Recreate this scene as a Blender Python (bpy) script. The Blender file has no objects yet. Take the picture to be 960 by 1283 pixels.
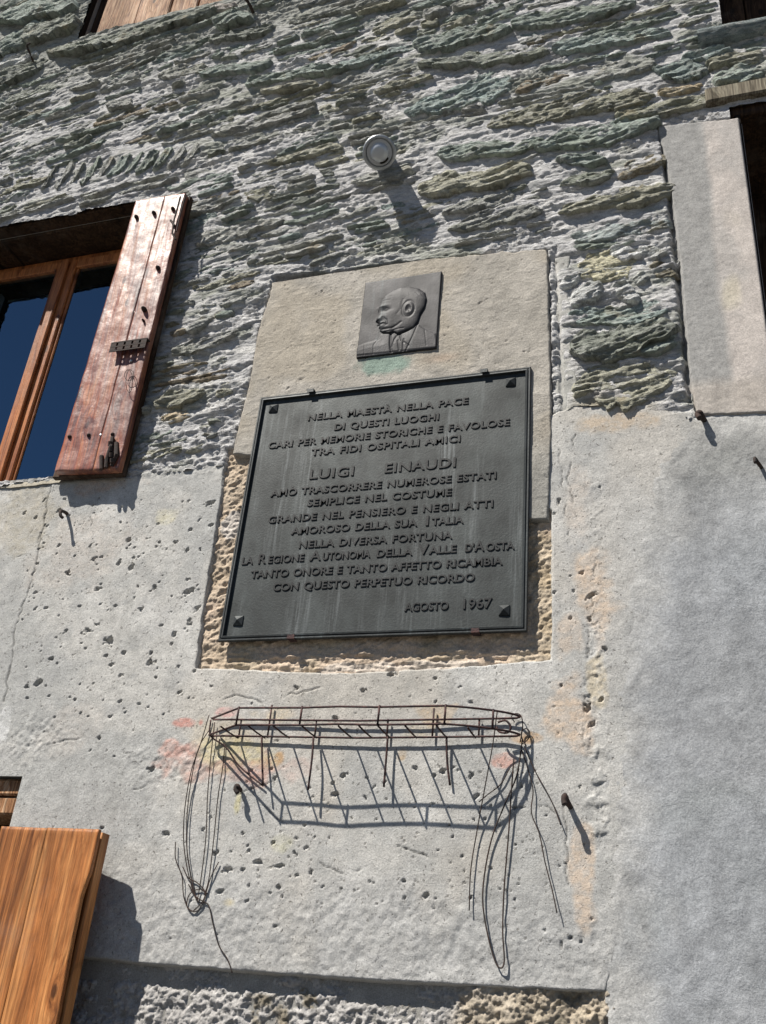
import bpy, math, random
import numpy as np
from mathutils import Matrix, Vector

random.seed(7)
rng = np.random.RandomState(7)
scene = bpy.context.scene
col = scene.collection

# ------------------------------------------------------------------ camera
# Wall plane is y = 0, the street side is -y.  The camera stands 2.5 m in front of the wall, eye height 1.6 m.
EYE = 1.6
DIST = 2.5
FPX = 1216.17                      # focal length in pixels of the 960 px wide photograph
V2 = np.array([696 - 480.0, -1607 - 641.5])
H2 = np.array([-3406 - 480.0, 926 - 641.5])
zc = np.array([V2[0], -V2[1], -FPX]); zc /= np.linalg.norm(zc)
xc = -np.array([H2[0], -H2[1], -FPX]); xc /= np.linalg.norm(xc)
yc = np.cross(zc, xc)
MROT = np.array([xc, yc, zc])
cam_d = bpy.data.cameras.new('camera')
cam = bpy.data.objects.new('camera', cam_d)
col.objects.link(cam)
mw = Matrix([list(MROT[0]) + [0], list(MROT[1]) + [-DIST], list(MROT[2]) + [EYE], [0, 0, 0, 1]])
cam.matrix_world = mw
cam_d.sensor_fit = 'HORIZONTAL'
cam_d.sensor_width = 36.0
cam_d.lens = FPX * 36.0 / 960.0
cam_d.clip_start = 0.05
cam_d.clip_end = 2000
scene.camera = cam

# ------------------------------------------------------------------ sky, sun, exposure
SUN = Vector((0.9, 1.0, -1.85)).normalized()         # direction the light travels
el = math.asin(-SUN.z)
az = math.atan2(-SUN.x, -SUN.y)
world = bpy.data.worlds.new('World')
scene.world = world
world.use_nodes = True
wn = world.node_tree
bg = wn.nodes['Background']
sky = wn.nodes.new('ShaderNodeTexSky')
sky.sky_type = 'NISHITA'
sky.sun_disc = False
sky.sun_elevation = el
sky.sun_rotation = az
sky.altitude = 3000
sky.air_density = 0.8
sky.dust_density = 0.2
wn.links.new(sky.outputs[0], bg.inputs[0])
bg.inputs[1].default_value = 0.05
sl = bpy.data.lights.new('sun', 'SUN')
sl.energy = 5.0
sl.angle = math.radians(0.53)
sl.color = (1.0, 0.95, 0.87)
so = bpy.data.objects.new('sun', sl)
col.objects.link(so)
so.rotation_euler = SUN.to_track_quat('-Z', 'Y').to_euler()
so.location = (-3, -4, 9)
scene.view_settings.view_transform = 'Standard'
scene.view_settings.look = 'None'
scene.view_settings.exposure = 0.62
scene.view_settings.gamma = 1.0

# ------------------------------------------------------------------ helpers
def P(u, v, d=0.0):
    """wall coordinates (x, z above eye level) of the photograph's pixel on the plane d metres in front of the wall"""
    r = MROT @ np.array([u - 480.0, -(v - 641.5), -FPX])
    t = (DIST - d) / r[1]
    return r[0] * t, r[2] * t

def W(u, v, d=0.0):
    x, z = P(u, v, d)
    return (x, -d, z + EYE)

def S(pts, d=0.0):
    return np.array([P(u, v, d) for u, v in pts])

def smooth(x):
    x = np.clip(x, 0, 1)
    return x * x * (3 - 2 * x)

_T = rng.rand(256, 256)
def vn(x, y, seed=0):
    x = np.asarray(x, float) + seed * 17.31; y = np.asarray(y, float) + seed * 9.77
    xi = np.floor(x).astype(int); yi = np.floor(y).astype(int)
    fx = smooth(x - xi); fy = smooth(y - yi)
    a = _T[xi & 255, yi & 255]; b = _T[(xi + 1) & 255, yi & 255]
    c = _T[xi & 255, (yi + 1) & 255]; d = _T[(xi + 1) & 255, (yi + 1) & 255]
    return ((a * (1 - fx) + b * fx) * (1 - fy) + (c * (1 - fx) + d * fx) * fy) * 2 - 1

def fbm(x, y, octv=4, seed=0, gain=0.5):
    s = 0; a = 1.0; t = 0
    for o in range(octv):
        s = s + a * vn(x, y, seed + o * 3); t += a
        a *= gain; x = x * 2.03; y = y * 2.03
    return s / t

def sdf(X, Z, poly):
    """signed distance, positive inside"""
    d = np.full(X.shape, 1e9); ins = np.zeros(X.shape, bool)
    n = len(poly)
    for i in range(n):
        ax, az_ = poly[i]; bx_, bz = poly[(i + 1) % n]
        ex, ez = bx_ - ax, bz - az_
        t = np.clip(((X - ax) * ex + (Z - az_) * ez) / (ex * ex + ez * ez + 1e-12), 0, 1)
        d = np.minimum(d, np.hypot(X - ax - t * ex, Z - az_ - t * ez))
        c = ((az_ > Z) != (bz > Z)) & (X < (bx_ - ax) * (Z - az_) / (bz - az_ + 1e-12) + ax)
        ins ^= c
    return np.where(ins, d, -d)

def seg(X, Z, pts):
    d = np.full(X.shape, 1e9)
    for (ax, az_), (bx_, bz) in zip(pts[:-1], pts[1:]):
        ex, ez = bx_ - ax, bz - az_
        t = np.clip(((X - ax) * ex + (Z - az_) * ez) / (ex * ex + ez * ez + 1e-12), 0, 1)
        d = np.minimum(d, np.hypot(X - ax - t * ex, Z - az_ - t * ez))
    return d

def link(name, me, mat, parent=None, loc=None):
    o = bpy.data.objects.new(name, me)
    if mat is not None and len(me.materials) == 0: me.materials.append(mat)
    col.objects.link(o)
    if parent is not None: o.parent = parent
    if loc is not None: o.location = loc
    return o

def recentre(me_co, parent_loc=(0, 0, 0)):
    c = me_co.mean(0)
    return me_co - c, c

def fast_mesh(name, co, faces, smooth_=True, colr=None):
    """co (n,3), faces (m,k) arrays"""
    me = bpy.data.meshes.new(name)
    me.vertices.add(len(co)); me.vertices.foreach_set('co', np.asarray(co, np.float32).ravel())
    m, k = faces.shape
    me.loops.add(m * k); me.loops.foreach_set('vertex_index', faces.astype(np.int32).ravel())
    me.polygons.add(m); me.polygons.foreach_set('loop_start', np.arange(0, m * k, k, dtype=np.int32))
    try: me.polygons.foreach_set('loop_total', np.full(m, k, dtype=np.int32))
    except Exception: pass
    me.update(calc_edges=True)
    me.polygons.foreach_set('use_smooth', np.full(m, bool(smooth_)))
    if colr is not None:
        a = me.color_attributes.new('tint', 'FLOAT_COLOR', 'POINT')
        c4 = np.ones((len(co), 4), np.float32); c4[:, :3] = colr
        a.data.foreach_set('color', c4.ravel())
    me.update()
    return me

def grid_faces(nz, nx, mask=None):
    idx = np.arange(nz * nx).reshape(nz, nx)
    q = np.stack([idx[:-1, :-1], idx[:-1, 1:], idx[1:, 1:], idx[1:, :-1]], -1).reshape(-1, 4)
    if mask is not None: q = q[mask.ravel()]
    return q

def compact(co, faces, colr=None):
    used = np.unique(faces)
    remap = np.full(len(co), -1); remap[used] = np.arange(len(used))
    return co[used], remap[faces], (None if colr is None else colr[used])

# simple solid builder for joinery and ironwork
class MB:
    def __init__(s): s.v = []; s.f = []
    def add(s, vs, fs):
        o = len(s.v); s.v += [tuple(v) for v in vs]; s.f += [tuple(i + o for i in f) for f in fs]
    def box(s, x0, x1, y0, y1, z0, z1, b=0.002):
        """chamfered box"""
        b = min(b, (x1 - x0) * .3, (y1 - y0) * .3, (z1 - z0) * .3)
        X = (x0, x0 + b, x1 - b, x1); Y = (y0, y0 + b, y1 - b, y1); Z = (z0, z0 + b, z1 - b, z1)
        vs = []; ix = {}
        def vid(i, j, k):
            if (i, j, k) not in ix: ix[(i, j, k)] = len(vs); vs.append((X[i], Y[j], Z[k]))
            return ix[(i, j, k)]
        A = (1, 2); fs = []
        for i, sgn in ((0, 1), (3, -1)):
            f = [vid(i, 1, 1), vid(i, 1, 2), vid(i, 2, 2), vid(i, 2, 1)]; fs.append(f[::sgn])
            f = [vid(1, i, 1), vid(2, i, 1), vid(2, i, 2), vid(1, i, 2)]; fs.append(f[::sgn])
            f = [vid(1, 1, i), vid(1, 2, i), vid(2, 2, i), vid(2, 1, i)]; fs.append(f[::sgn])
        for i in (0, 3):
            ii = 1 if i == 0 else 2
            for j in (0, 3):
                jj = 1 if j == 0 else 2
                fs.append([vid(i, jj, 1), vid(i, jj, 2), vid(ii, j, 2), vid(ii, j, 1)])
                fs.append([vid(i, 1, jj), vid(i, 2, jj), vid(ii, 2, j), vid(ii, 1, j)])
                fs.append([vid(1, i, jj), vid(2, i, jj), vid(2, ii, j), vid(1, ii, j)])
                for k in (0, 3):
                    kk = 1 if k == 0 else 2
                    fs.append([vid(i, jj, kk), vid(ii, j, kk), vid(ii, jj, k)])
        s.add(vs, fs)
    def tube(s, pts, r, n=7, closed=False, cap=True, jitter=0):
        pts = [Vector(p) for p in pts]; m = len(pts); rings = []
        up = Vector((0.13, -1, 0.21)).normalized()
        for i, p in enumerate(pts):
            a = pts[(i - 1) % m] if (closed or i > 0) else p
            c = pts[(i + 1) % m] if (closed or i < m - 1) else p
            t = (c - a)
            t = t.normalized() if t.length > 1e-9 else Vector((0, 0, 1))
            if abs(t.dot(up)) > .97: u2 = Vector((1, 0, 0.1)).normalized()
            else: u2 = up
            n1 = t.cross(u2).normalized(); n2 = t.cross(n1).normalized()
            rr = (r[i] if hasattr(r, '__len__') else r) * (1 + jitter * (random.random() - .5))
            rings.append([p + (n1 * math.cos(q) + n2 * math.sin(q)) * rr for q in [2 * math.pi * k / n for k in range(n)]])
        vs = [v for rg in rings for v in rg]; fs = []
        for i in range(m if closed else m - 1):
            j = (i + 1) % m
            for k in range(n): fs.append((i * n + k, i * n + (k + 1) % n, j * n + (k + 1) % n, j * n + k))
        if cap and not closed:
            fs.append(tuple(range(n))[::-1]); fs.append(tuple((m - 1) * n + k for k in range(n)))
        s.add(vs, fs)
    def lathe(s, prof, origin, axis, n=24, cap=True, k=1.0):
        """prof: (radius, distance along axis)"""
        o = Vector(origin); ax = Vector(axis).normalized()
        e1 = ax.orthogonal().normalized(); e2 = ax.cross(e1)
        vs = []; fs = []
        for r, h in prof:
            r = r * k
            for j in range(n):
                q = 2 * math.pi * j / n
                vs.append(o + ax * h + (e1 * math.cos(q) + e2 * math.sin(q)) * r)
        for i in range(len(prof) - 1):
            for k in range(n): fs.append((i * n + k, i * n + (k + 1) % n, (i + 1) * n + (k + 1) % n, (i + 1) * n + k))
        if cap:
            fs.append(tuple(range(n))[::-1]); fs.append(tuple((len(prof) - 1) * n + k for k in range(n)))
        s.add(vs, fs)
    def build(s, name, mat, parent=None, smooth_=False, origin=None):
        co = np.array([tuple(v) for v in s.v], float)
        pl = np.array(parent['loc']) if (parent is not None and 'loc' in parent) else np.zeros(3)
        c = np.array(origin, float) if origin is not None else (co.min(0) + co.max(0)) / 2
        me = bpy.data.meshes.new(name)
        me.from_pydata([tuple(v) for v in (co - c)], [], s.f)
        import bmesh
        bm = bmesh.new(); bm.from_mesh(me); bmesh.ops.recalc_face_normals(bm, faces=bm.faces); bm.to_mesh(me); bm.free()
        if smooth_: me.polygons.foreach_set('use_smooth', [True] * len(me.polygons))
        me.materials.append(mat)
        o = bpy.data.objects.new(name, me); col.objects.link(o)
        if parent is not None: o.parent = parent
        o.location = tuple(c - pl)
        o['loc'] = [float(q) for q in c]
        return o

def empty(name, loc, label, cat, group=None):
    o = bpy.data.objects.new(name, None); col.objects.link(o)
    o.location = loc; o['loc'] = [float(q) for q in loc]
    o.empty_display_size = 0.1
    o['label'] = label; o['category'] = cat
    if group: o['group'] = group
    return o

def tag(o, label, cat, group=None):
    o['label'] = label; o['category'] = cat
    if group: o['group'] = group
    return o

def cr(pts, k=6):
    """Catmull-Rom through 3-D points"""
    p = [np.array(q, float) for q in pts]; p = [2 * p[0] - p[1]] + p + [2 * p[-1] - p[-2]]; out = []
    for i in range(1, len(p) - 2):
        for j in range(k):
            t = j / k
            out.append(0.5 * ((2 * p[i]) + (-p[i - 1] + p[i + 1]) * t + (2 * p[i - 1] - 5 * p[i] + 4 * p[i + 1] - p[i + 2]) * t * t + (-p[i - 1] + 3 * p[i] - 3 * p[i + 1] + p[i + 2]) * t ** 3))
    out.append(p[-2])
    return out

# ------------------------------------------------------------------ materials
class NT:
    def __init__(s, name):
        s.m = bpy.data.materials.new(name); s.m.use_nodes = True
        s.t = s.m.node_tree; s.b = s.t.nodes['Principled BSDF']; s.out = s.t.nodes['Material Output']
        s.pos = s.n('ShaderNodeNewGeometry').outputs['Position']
    def n(s, typ, **kw):
        x = s.t.nodes.new(typ)
        for k, v in kw.items(): setattr(x, k, v)
        return x
    def l(s, a, b): s.t.links.new(a, b)
    def mapping(s, scale, src=None, rot=(0, 0, 0)):
        x = s.n('ShaderNodeMapping'); x.inputs['Scale'].default_value = scale; x.inputs['Rotation'].default_value = rot
        s.l(src or s.pos, x.inputs[0]); return x.outputs[0]
    def noise(s, scale, det=4, rough=.5, vec=None, dist=0):
        x = s.n('ShaderNodeTexNoise'); x.inputs['Scale'].default_value = scale; x.inputs['Detail'].default_value = det
        x.inputs['Roughness'].default_value = rough; x.inputs['Distortion'].default_value = dist
        s.l(vec or s.pos, x.inputs['Vector']); return x.outputs['Fac']
    def ramp(s, fac, stops):
        x = s.n('ShaderNodeValToRGB'); e = x.color_ramp.elements
        while len(e) < len(stops): e.new(.5)
        for i, (p, c) in enumerate(stops):
            e[i].position = p; e[i].color = (c if hasattr(c, '__len__') else (c, c, c)) + (1,) if not hasattr(c, '__len__') or len(c) == 3 else c
        s.l(fac, x.inputs[0]); return x.outputs[0]
    def mix(s, a, b, fac, blend='MIX'):
        x = s.n('ShaderNodeMix', data_type='RGBA', blend_type=blend)
        for v, i in ((fac, 0), (a, 6), (b, 7)):
            if isinstance(v, (int, float)): x.inputs[i].default_value = v if i == 0 else (v, v, v, 1)
            elif isinstance(v, tuple): x.inputs[i].default_value = v + (1,)
            else: s.l(v, x.inputs[i])
        return x.outputs[2]
    def math(s, op, a, b=0.5):
        x = s.n('ShaderNodeMath', operation=op)
        for v, i in ((a, 0), (b, 1)):
            if isinstance(v, (int, float)): x.inputs[i].default_value = v
            else: s.l(v, x.inputs[i])
        return x.outputs[0]
    def attr(s, name='tint'):
        x = s.n('ShaderNodeAttribute'); x.attribute_name = name; return x.outputs['Color']
    def bump(s, h, dist, strength=1.0, prev=None):
        x = s.n('ShaderNodeBump'); x.inputs['Strength'].default_value = strength; x.inputs['Distance'].default_value = dist
        s.l(h, x.inputs['Height'])
        if prev is not None: s.l(prev, x.inputs['Normal'])
        return x.outputs[0]
    def fin(s, colr=None, rough=None, nrm=None, metal=None, spec=None):
        if colr is not None:
            if isinstance(colr, tuple): s.b.inputs['Base Color'].default_value = colr + (1,)
            else: s.l(colr, s.b.inputs['Base Color'])
        if rough is not None:
            if isinstance(rough, float): s.b.inputs['Roughness'].default_value = rough
            else: s.l(rough, s.b.inputs['Roughness'])
        if nrm is not None: s.l(nrm, s.b.inputs['Normal'])
        if metal is not None: s.b.inputs['Metallic'].default_value = metal
        if spec is not None: s.b.inputs['Specular IOR Level'].default_value = spec
        return s.m

def mat_plaster(name, bscale=1.0, grain=260, swirl=False, pits=0.0):
    t = NT(name)
    c = t.attr()
    g = t.noise(grain, 3, .7)
    g2 = t.noise(22, 5, .62)
    k = t.math('MULTIPLY', t.ramp(g, [(.32, .72), (.68, 1.18)]), t.ramp(g2, [(.3, .82), (.7, 1.12)]))
    pit = t.ramp(t.noise(120, 2, .5, dist=.6), [(.665, 0.0), (.705, 1.0)])
    c2 = t.mix(t.mix(c, k, 1.0, 'MULTIPLY'), (.16, .15, .13), t.math('MULTIPLY', pit, .55 * pits))
    n1 = t.bump(t.noise(grain * .7, 4, .8), .0016 * bscale, 1)
    n2 = t.bump(t.noise(40, 6, .74), .0026 * bscale, 1, n1)
    n2 = t.bump(t.math('SUBTRACT', 1.0, pit), .0025, 1, n2) if pits else n2
    if swirl:
        w = t.noise(16, 9, .72, dist=.5)
        n2 = t.bump(w, .004, 1, n2)
        w2 = t.math('MULTIPLY', t.noise(2.4, 9, .6, dist=2.4), t.ramp(t.noise(3.1, 4, .6), [(.48, 0.0), (.64, 1.0)]))
        n2 = t.bump(w2, .0045, 1, n2)
        ck = t.ramp(t.noise(1.9, 8, .62, dist=.9), [(.4965, 0.0), (.5, 1.0), (.5035, 0.0)])
        c2 = t.mix(c2, (.20, .20, .20), t.math('MULTIPLY', ck, t.ramp(t.noise(4, 3, .6), [(.5, 0.0), (.6, .5)])))
        c2 = t.mix(c2, t.ramp(t.noise(2.6, 9, .70, dist=.8), [(.38, .74), (.64, 1.12)]), 1.0, 'MULTIPLY')
    return t.fin(c2, .92, n2, spec=.2)

def mat_stone():
    t = NT('schist')
    oi = t.n('ShaderNodeObjectInfo')
    c = t.attr()
    lay = t.noise(1, 5, .65, vec=t.mapping((26, 26, 150), rot=(0, .12, 0)), dist=.4)
    lay2 = t.noise(1, 4, .7, vec=t.mapping((70, 70, 420), rot=(0, .2, 0)))
    big = t.noise(14, 4, .6)
    gr = t.noise(330, 3, .7)
    k = t.math('MULTIPLY', t.ramp(lay, [(.34, .58), (.66, 1.22)]), t.ramp(gr, [(.32, .66), (.68, 1.25)]))
    c2 = t.mix(c, k, 1.0, 'MULTIPLY')
    # pale lichen and lime smears
    lime = t.ramp(t.noise(30, 6, .75, vec=t.mapping((1, 1, 2.6))), [(.50, 0.0), (.60, .8)])
    c3 = t.mix(c2, (.58, .58, .55), t.math('MULTIPLY', lime, t.ramp(big, [(.42, .15), (.6, 1.0)])), 'LIGHTEN')
    rust = t.ramp(t.noise(9, 4, .6), [(.60, 0.0), (.72, .55)])
    c4 = t.mix(c3, (.38, .30, .17), rust)
    n1 = t.bump(gr, .0035, 1)
    n2 = t.bump(lay2, .007, 1, n1)
    n3 = t.bump(lay, .016, 1, n2)
    return t.fin(c4, .82, n3, spec=.25)

def mat_mortar(name='lime_mortar'):
    t = NT(name)
    c = t.attr()
    g = t.noise(300, 3, .75)
    st = t.noise(1, 5, .66, vec=t.mapping((28, 28, 80), rot=(0, .1, 0)), dist=.5)
    k = t.math('MULTIPLY', t.ramp(g, [(.3, .66), (.7, 1.22)]), t.ramp(st, [(.34, .70), (.58, 1.14)]))
    c2 = t.mix(c, k, 1.0, 'MULTIPLY')
    n1 = t.bump(g, .004, 1)
    n2 = t.bump(st, .011, 1, n1)
    return t.fin(c2, .95, n2, spec=.15)

def mat_wood(name, c0, c1, c2_, rough=.42, grain=1.0, spec=.5, patch=None, coat=0, dist=1.4, bdist=.0012, worn=.5):
    t = NT(name)
    tc = t.pos
    vo = t.n('ShaderNodeTexVoronoi', voronoi_dimensions='2D'); vo.inputs['Scale'].default_value = 1.0
    sx = t.n('ShaderNodeSeparateXYZ'); t.l(t.pos, sx.inputs[0]); cx_ = t.n('ShaderNodeCombineXYZ'); t.l(sx.outputs[0], cx_.inputs[0]); t.l(sx.outputs[2], cx_.inputs[1])
    t.l(t.mapping((7.5, 3.4, 1), src=cx_.outputs[0]), vo.inputs['Vector'])
    kd = vo.outputs['Distance']
    push = t.ramp(kd, [(0.0, 1.0), (.10, .55), (.34, 0.0)])
    vm = t.n('ShaderNodeVectorMath', operation='SCALE'); t.l(push, vm.inputs[0]); vm.inputs['Scale'].default_value = .034
    va = t.n('ShaderNodeVectorMath', operation='ADD'); t.l(t.pos, va.inputs[0]); t.l(vm.outputs[0], va.inputs[1])
    v = t.mapping((38 * grain, 38 * grain, 2.6 * grain), src=va.outputs[0])
    g = t.noise(1, 6, .62, vec=v, dist=dist)
    f = t.noise(1, 3, .7, vec=t.mapping((190, 190, 9)))
    b = t.noise(5, 4, .6, vec=t.mapping((1, 1, .45)))
    c = t.ramp(g, [(.37, c0), (.49, c1), (.63, c2_)])
    c = t.mix(c, t.ramp(f, [(.34, .62), (.66, 1.18)]), 1.0, 'MULTIPLY')
    c = t.mix(c, t.ramp(b, [(.32, .62), (.68, 1.2)]), 1.0, 'MULTIPLY')
    wv = t.n('ShaderNodeTexWave'); wv.inputs['Scale'].default_value = 1.0; wv.inputs['Distortion'].default_value = 8.0; wv.inputs['Detail'].default_value = 3; wv.inputs['Detail Scale'].default_value = .6
    t.l(t.mapping((34 * grain, 20 * grain, 1.7 * grain), src=va.outputs[0]), wv.inputs['Vector'])
    c = t.mix(c, t.ramp(wv.outputs['Fac'], [(.0, .48), (.16, .92), (1.0, 1.08)]), .5, 'MULTIPLY')
    c = t.mix(c, tuple(q * .35 for q in c0), t.ramp(kd, [(.045, .9), (.085, 0.0)]))
    c = t.mix(c, (.20, .17, .145), t.ramp(t.noise(3.2, 6, .7), [(.52, 0.0), (.75, worn)]))
    if patch:
        m = t.ramp(t.noise(6.5, 5, .65, dist=.6), [(.5, 0.0), (.66, .8)])
        c = t.mix(c, patch, m)
    n1 = t.bump(f, bdist, 1)
    n2 = t.bump(g, bdist * 1.7, 1, n1)
    n2 = t.bump(t.noise(26, 3, .5), .003 if patch else .001, 1, n2)
    rr = t.ramp(b, [(.3, rough + .12), (.7, rough - .06)])
    m = t.fin(c, rr, n2, spec=spec)
    t.b.inputs['Coat Weight'].default_value = coat
    t.b.inputs['Coat Roughness'].default_value = .33
    return m

def mat_iron(name, c=(.035, .03, .028), c2=(.06, .035, .028), rough=.8, metal=.0):
    t = NT(name)
    k = t.noise(60, 4, .7)
    cc = t.ramp(k, [(.4, c), (.65, c2)])
    return t.fin(cc, rough, t.bump(t.noise(250, 3, .6), .001), metal, .25)

def mat_bronze(name, base, hi, streaks=True):
    t = NT(name)
    sv = t.noise(1, 5, .7, vec=t.mapping((75, 75, 3.2)))
    sv2 = t.noise(1, 4, .6, vec=t.mapping((11, 11, 1.3)))
    b = t.noise(9, 4, .6)
    gr = t.noise(400, 2, .6)
    c = t.mix(base, tuple(q * .62 for q in base), t.ramp(b, [(.35, 0.0), (.7, 1.0)]))
    if streaks:
        m = t.math('MULTIPLY', t.ramp(sv, [(.48, 0.0), (.70, 1.0)]), t.ramp(sv2, [(.50, .03), (.66, 1.0)]))
        c = t.mix(c, tuple(q * 1.9 for q in base), t.ramp(t.noise(6, 6, .7, vec=t.mapping((1, 1, .5))), [(.45, 0.0), (.7, .8)]))
        c = t.mix(c, hi, t.math('MULTIPLY', m, .75))
    c = t.mix(c, t.ramp(gr, [(.3, .85), (.7, 1.15)]), 1.0, 'MULTIPLY')
    n1 = t.bump(t.noise(180, 3, .6), .0006)
    return t.fin(c, t.ramp(b, [(.3, .50), (.7, .64)]), n1, .25, .35)

M = {}
M['plaster'] = mat_plaster('worn_lime_plaster', 1.0, pits=1.0)
M['plaster_smooth'] = mat_plaster('trowelled_cement_plaster', .8, 220, True)
M['sand'] = mat_plaster('sandy_render', 1.3, 200)
M['roughcast'] = mat_plaster('roughcast_render', 2.2, 170)
M['mortar'] = mat_mortar()
M['stone'] = mat_stone()
M['shutter_red'] = mat_wood('varnished_reddish_larch', (.13, .028, .014), (.30, .080, .036), (.48, .185, .080), .40, .7, .75, patch=(.44, .24, .19), coat=.5, worn=.12)
M['shutter_orange'] = mat_wood('oiled_orange_larch', (.15, .050, .014), (.36, .135, .040), (.50, .225, .078), .5, .42, .3, dist=1.2, worn=.3, bdist=.002)
M['window_wood'] = mat_wood('window_frame_wood', (.27, .085, .027), (.43, .15, .05), (.52, .20, .07), .4, 1.2, .4, dist=.3, worn=.1)
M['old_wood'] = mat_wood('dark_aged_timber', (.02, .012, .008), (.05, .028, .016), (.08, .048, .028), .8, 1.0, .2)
M['grey_wood'] = mat_wood('weathered_grey_timber', (.12, .10, .07), (.22, .19, .14), (.30, .27, .2), .8, 1.0, .2)
M['tan_wood'] = mat_wood('weathered_tan_planks', (.14, .06, .025), (.38, .19, .09), (.55, .36, .22), .7, .9, .25, dist=2.5, bdist=.004)
M['iron'] = mat_iron('black_iron')
M['rusty'] = mat_iron('rusty_wire', (.03, .022, .025), (.095, .05, .045), .65, .4)
M['zinc'] = mat_iron('dull_zinc', (.36, .375, .38), (.48, .49, .50), .38, .6)
M['bright'] = mat_iron('worn_steel', (.30, .29, .29), (.5, .5, .5), .35, .8)
M['bronze'] = mat_bronze('patinated_bronze_plate', (.030, .035, .035), (.17, .185, .19))
M['bronze_frame'] = mat_bronze('patinated_bronze_frame', (.034, .038, .039), (.14, .17, .175))
M['bronze_letters'] = mat_bronze('dark_bronze_letters', (.018, .019, .020), (.1, .1, .1), False)
M['bronze_relief'] = mat_bronze('grey_bronze_relief', (.027, .026, .028), (.11, .135, .142))
def plain(name, c, r, metal=0.0, spec=.5):
    t = NT(name); k = t.noise(40, 4, .6)
    return t.fin(t.mix(c, tuple(q * .7 for q in c), k), r, None, metal, spec)
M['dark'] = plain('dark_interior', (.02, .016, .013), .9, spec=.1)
M['sill'] = plain('bluish_slate', (.25, .28, .29), .7)

def mat_glass():
    t = NT('reflecting_window_glass')
    tr = t.n('ShaderNodeBsdfTransparent'); tr.inputs[0].default_value = (.75, .78, .8, 1)
    gl = t.n('ShaderNodeBsdfGlossy'); gl.inputs['Roughness'].default_value = .015
    gl.inputs['Color'].default_value = (.52, .80, 1, 1)
    fr = t.n('ShaderNodeFresnel'); fr.inputs[0].default_value = 3.6
    bmp = t.bump(t.noise(1.2, 1, .3), .001, .2)
    t.l(bmp, gl.inputs['Normal'])
    mx = t.n('ShaderNodeMixShader'); t.l(fr.outputs[0], mx.inputs[0]); t.l(tr.outputs[0], mx.inputs[1]); t.l(gl.outputs[0], mx.inputs[2])
    t.l(mx.outputs[0], t.out.inputs['Surface'])
    return t.m
M['glass'] = mat_glass()
def mat_lens():
    t = NT('frosted_lamp_glass')
    return t.fin((.50, .52, .54), .22, None, .15, .8)
M['lens'] = mat_lens()

# ------------------------------------------------------------------ ground
def mk_ground():
    t = NT('paving_ground')
    c = t.ramp(t.noise(3, 6, .6), [(.35, (.06, .058, .052)), (.65, (.10, .096, .09))])
    m = t.fin(c, .9, t.bump(t.noise(60, 4, .6), .01))
    me = bpy.data.meshes.new('street')
    me.from_pydata([(-400, -400, 0), (400, -400, 0), (400, 400, 0), (-400, 400, 0)], [], [(0, 1, 2, 3)])
    o = link('street', me, m); o['kind'] = 'structure'
mk_ground()

# ------------------------------------------------------------------ the house wall
house = empty('house_facade', (0, 0, 0), 'old mountain house wall of grey-green schist stones above patched grey plaster', 'house')

# outlines of the plaster coats (wall coordinates, z above eye level)
PANEL = S([(342, 346), (420, 338), (520, 326), (600, 319), (688, 312), (692, 420), (694, 540), (690, 655), (640, 655), (560, 640), (420, 600), (330, 577), (290, 572), (297, 540), (312, 480), (322, 420), (335, 375)])
RECESS = S([(284, 560), (276, 620), (264, 700), (252, 780), (244, 838), (300, 840), (420, 845), (560, 838), (692, 828), (693, 740), (692, 640), (600, 560), (400, 560)])
COAT_R = np.vstack([S([(812, 585), (800, 650), (786, 720), (772, 800), (768, 900), (760, 1000), (752, 1120), (748, 1200), (764, 1252), (768, 1330)]),
                    [[.9, -.65], [1.25, -.3], [1.25, 1.72]], S([(960, 512), (868, 522)])])
LOW = np.vstack([S([(20, 598), (80, 590), (165, 592), (230, 582), (296, 572), (430, 560), (640, 560), (716, 500), (780, 502), (862, 512), (900, 540), (850, 700), (830, 900), (800, 1100), (764, 1249), (640, 1243), (470, 1234), (330, 1224), (188, 1213), (120, 1206)]),
                 [[-1.98, .12], [-2.35, .12], [-2.7, .12], [-2.7, 1.66], [-2.45, 1.668]]])
PIL = np.vstack([S([(822, 158), (905, 150), (928, 147)]), [[.2735, 2.2], [.2735, 1.62]], S([(960, 520), (872, 524), (862, 470), (850, 330), (838, 230)])])
# openings x0,x1,z0,z1
OPEN = {'left': (-3.14, -2.10, 1.68, 3.052), 'low': (-3.0, -1.975, -.9, .60), 'topright': (.252, 1.15, 3.365, 4.5),
        'right': (.2755, 1.15, 1.75, 2.93), 'top': (-2.80, -1.90, 4.36, 5.05)}

def in_open(X, Z, m=0.0):
    r = np.zeros(X.shape, bool)
    for x0, x1, z0, z1 in OPEN.values(): r |= (X > x0 - m) & (X < x1 + m) & (Z > z0 - m) & (Z < z1 + m)
    return r

def sheet(name, x0, x1, z0, z1, pitch, fn, mat, parent, kind=None, pz=None):
    """fn(X,Z)->(height toward street, colour (…,3), keep mask on vertices)"""
    nx = int((x1 - x0) / pitch) + 1; nz = int((z1 - z0) / (pz or pitch)) + 1
    X, Z = np.meshgrid(np.linspace(x0, x1, nx), np.linspace(z0, z1, nz))
    h, c, keep = fn(X, Z)
    m = (keep[:-1, :-1] & keep[:-1, 1:] & keep[1:, 1:] & keep[1:, :-1])
    F = grid_faces(nz, nx, m)
    co = np.stack([X, -h, Z + EYE], -1).reshape(-1, 3)
    co, F, cc = compact(co, F, c.reshape(-1, 3))
    me = fast_mesh(name, co, F, True, cc)
    o = link(name, me, mat, parent)
    if kind: o['kind'] = kind
    return o

def lerpc(a, b, t):
    return a + (np.array(b) - a) * np.clip(t, 0, 1)[..., None]

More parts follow.
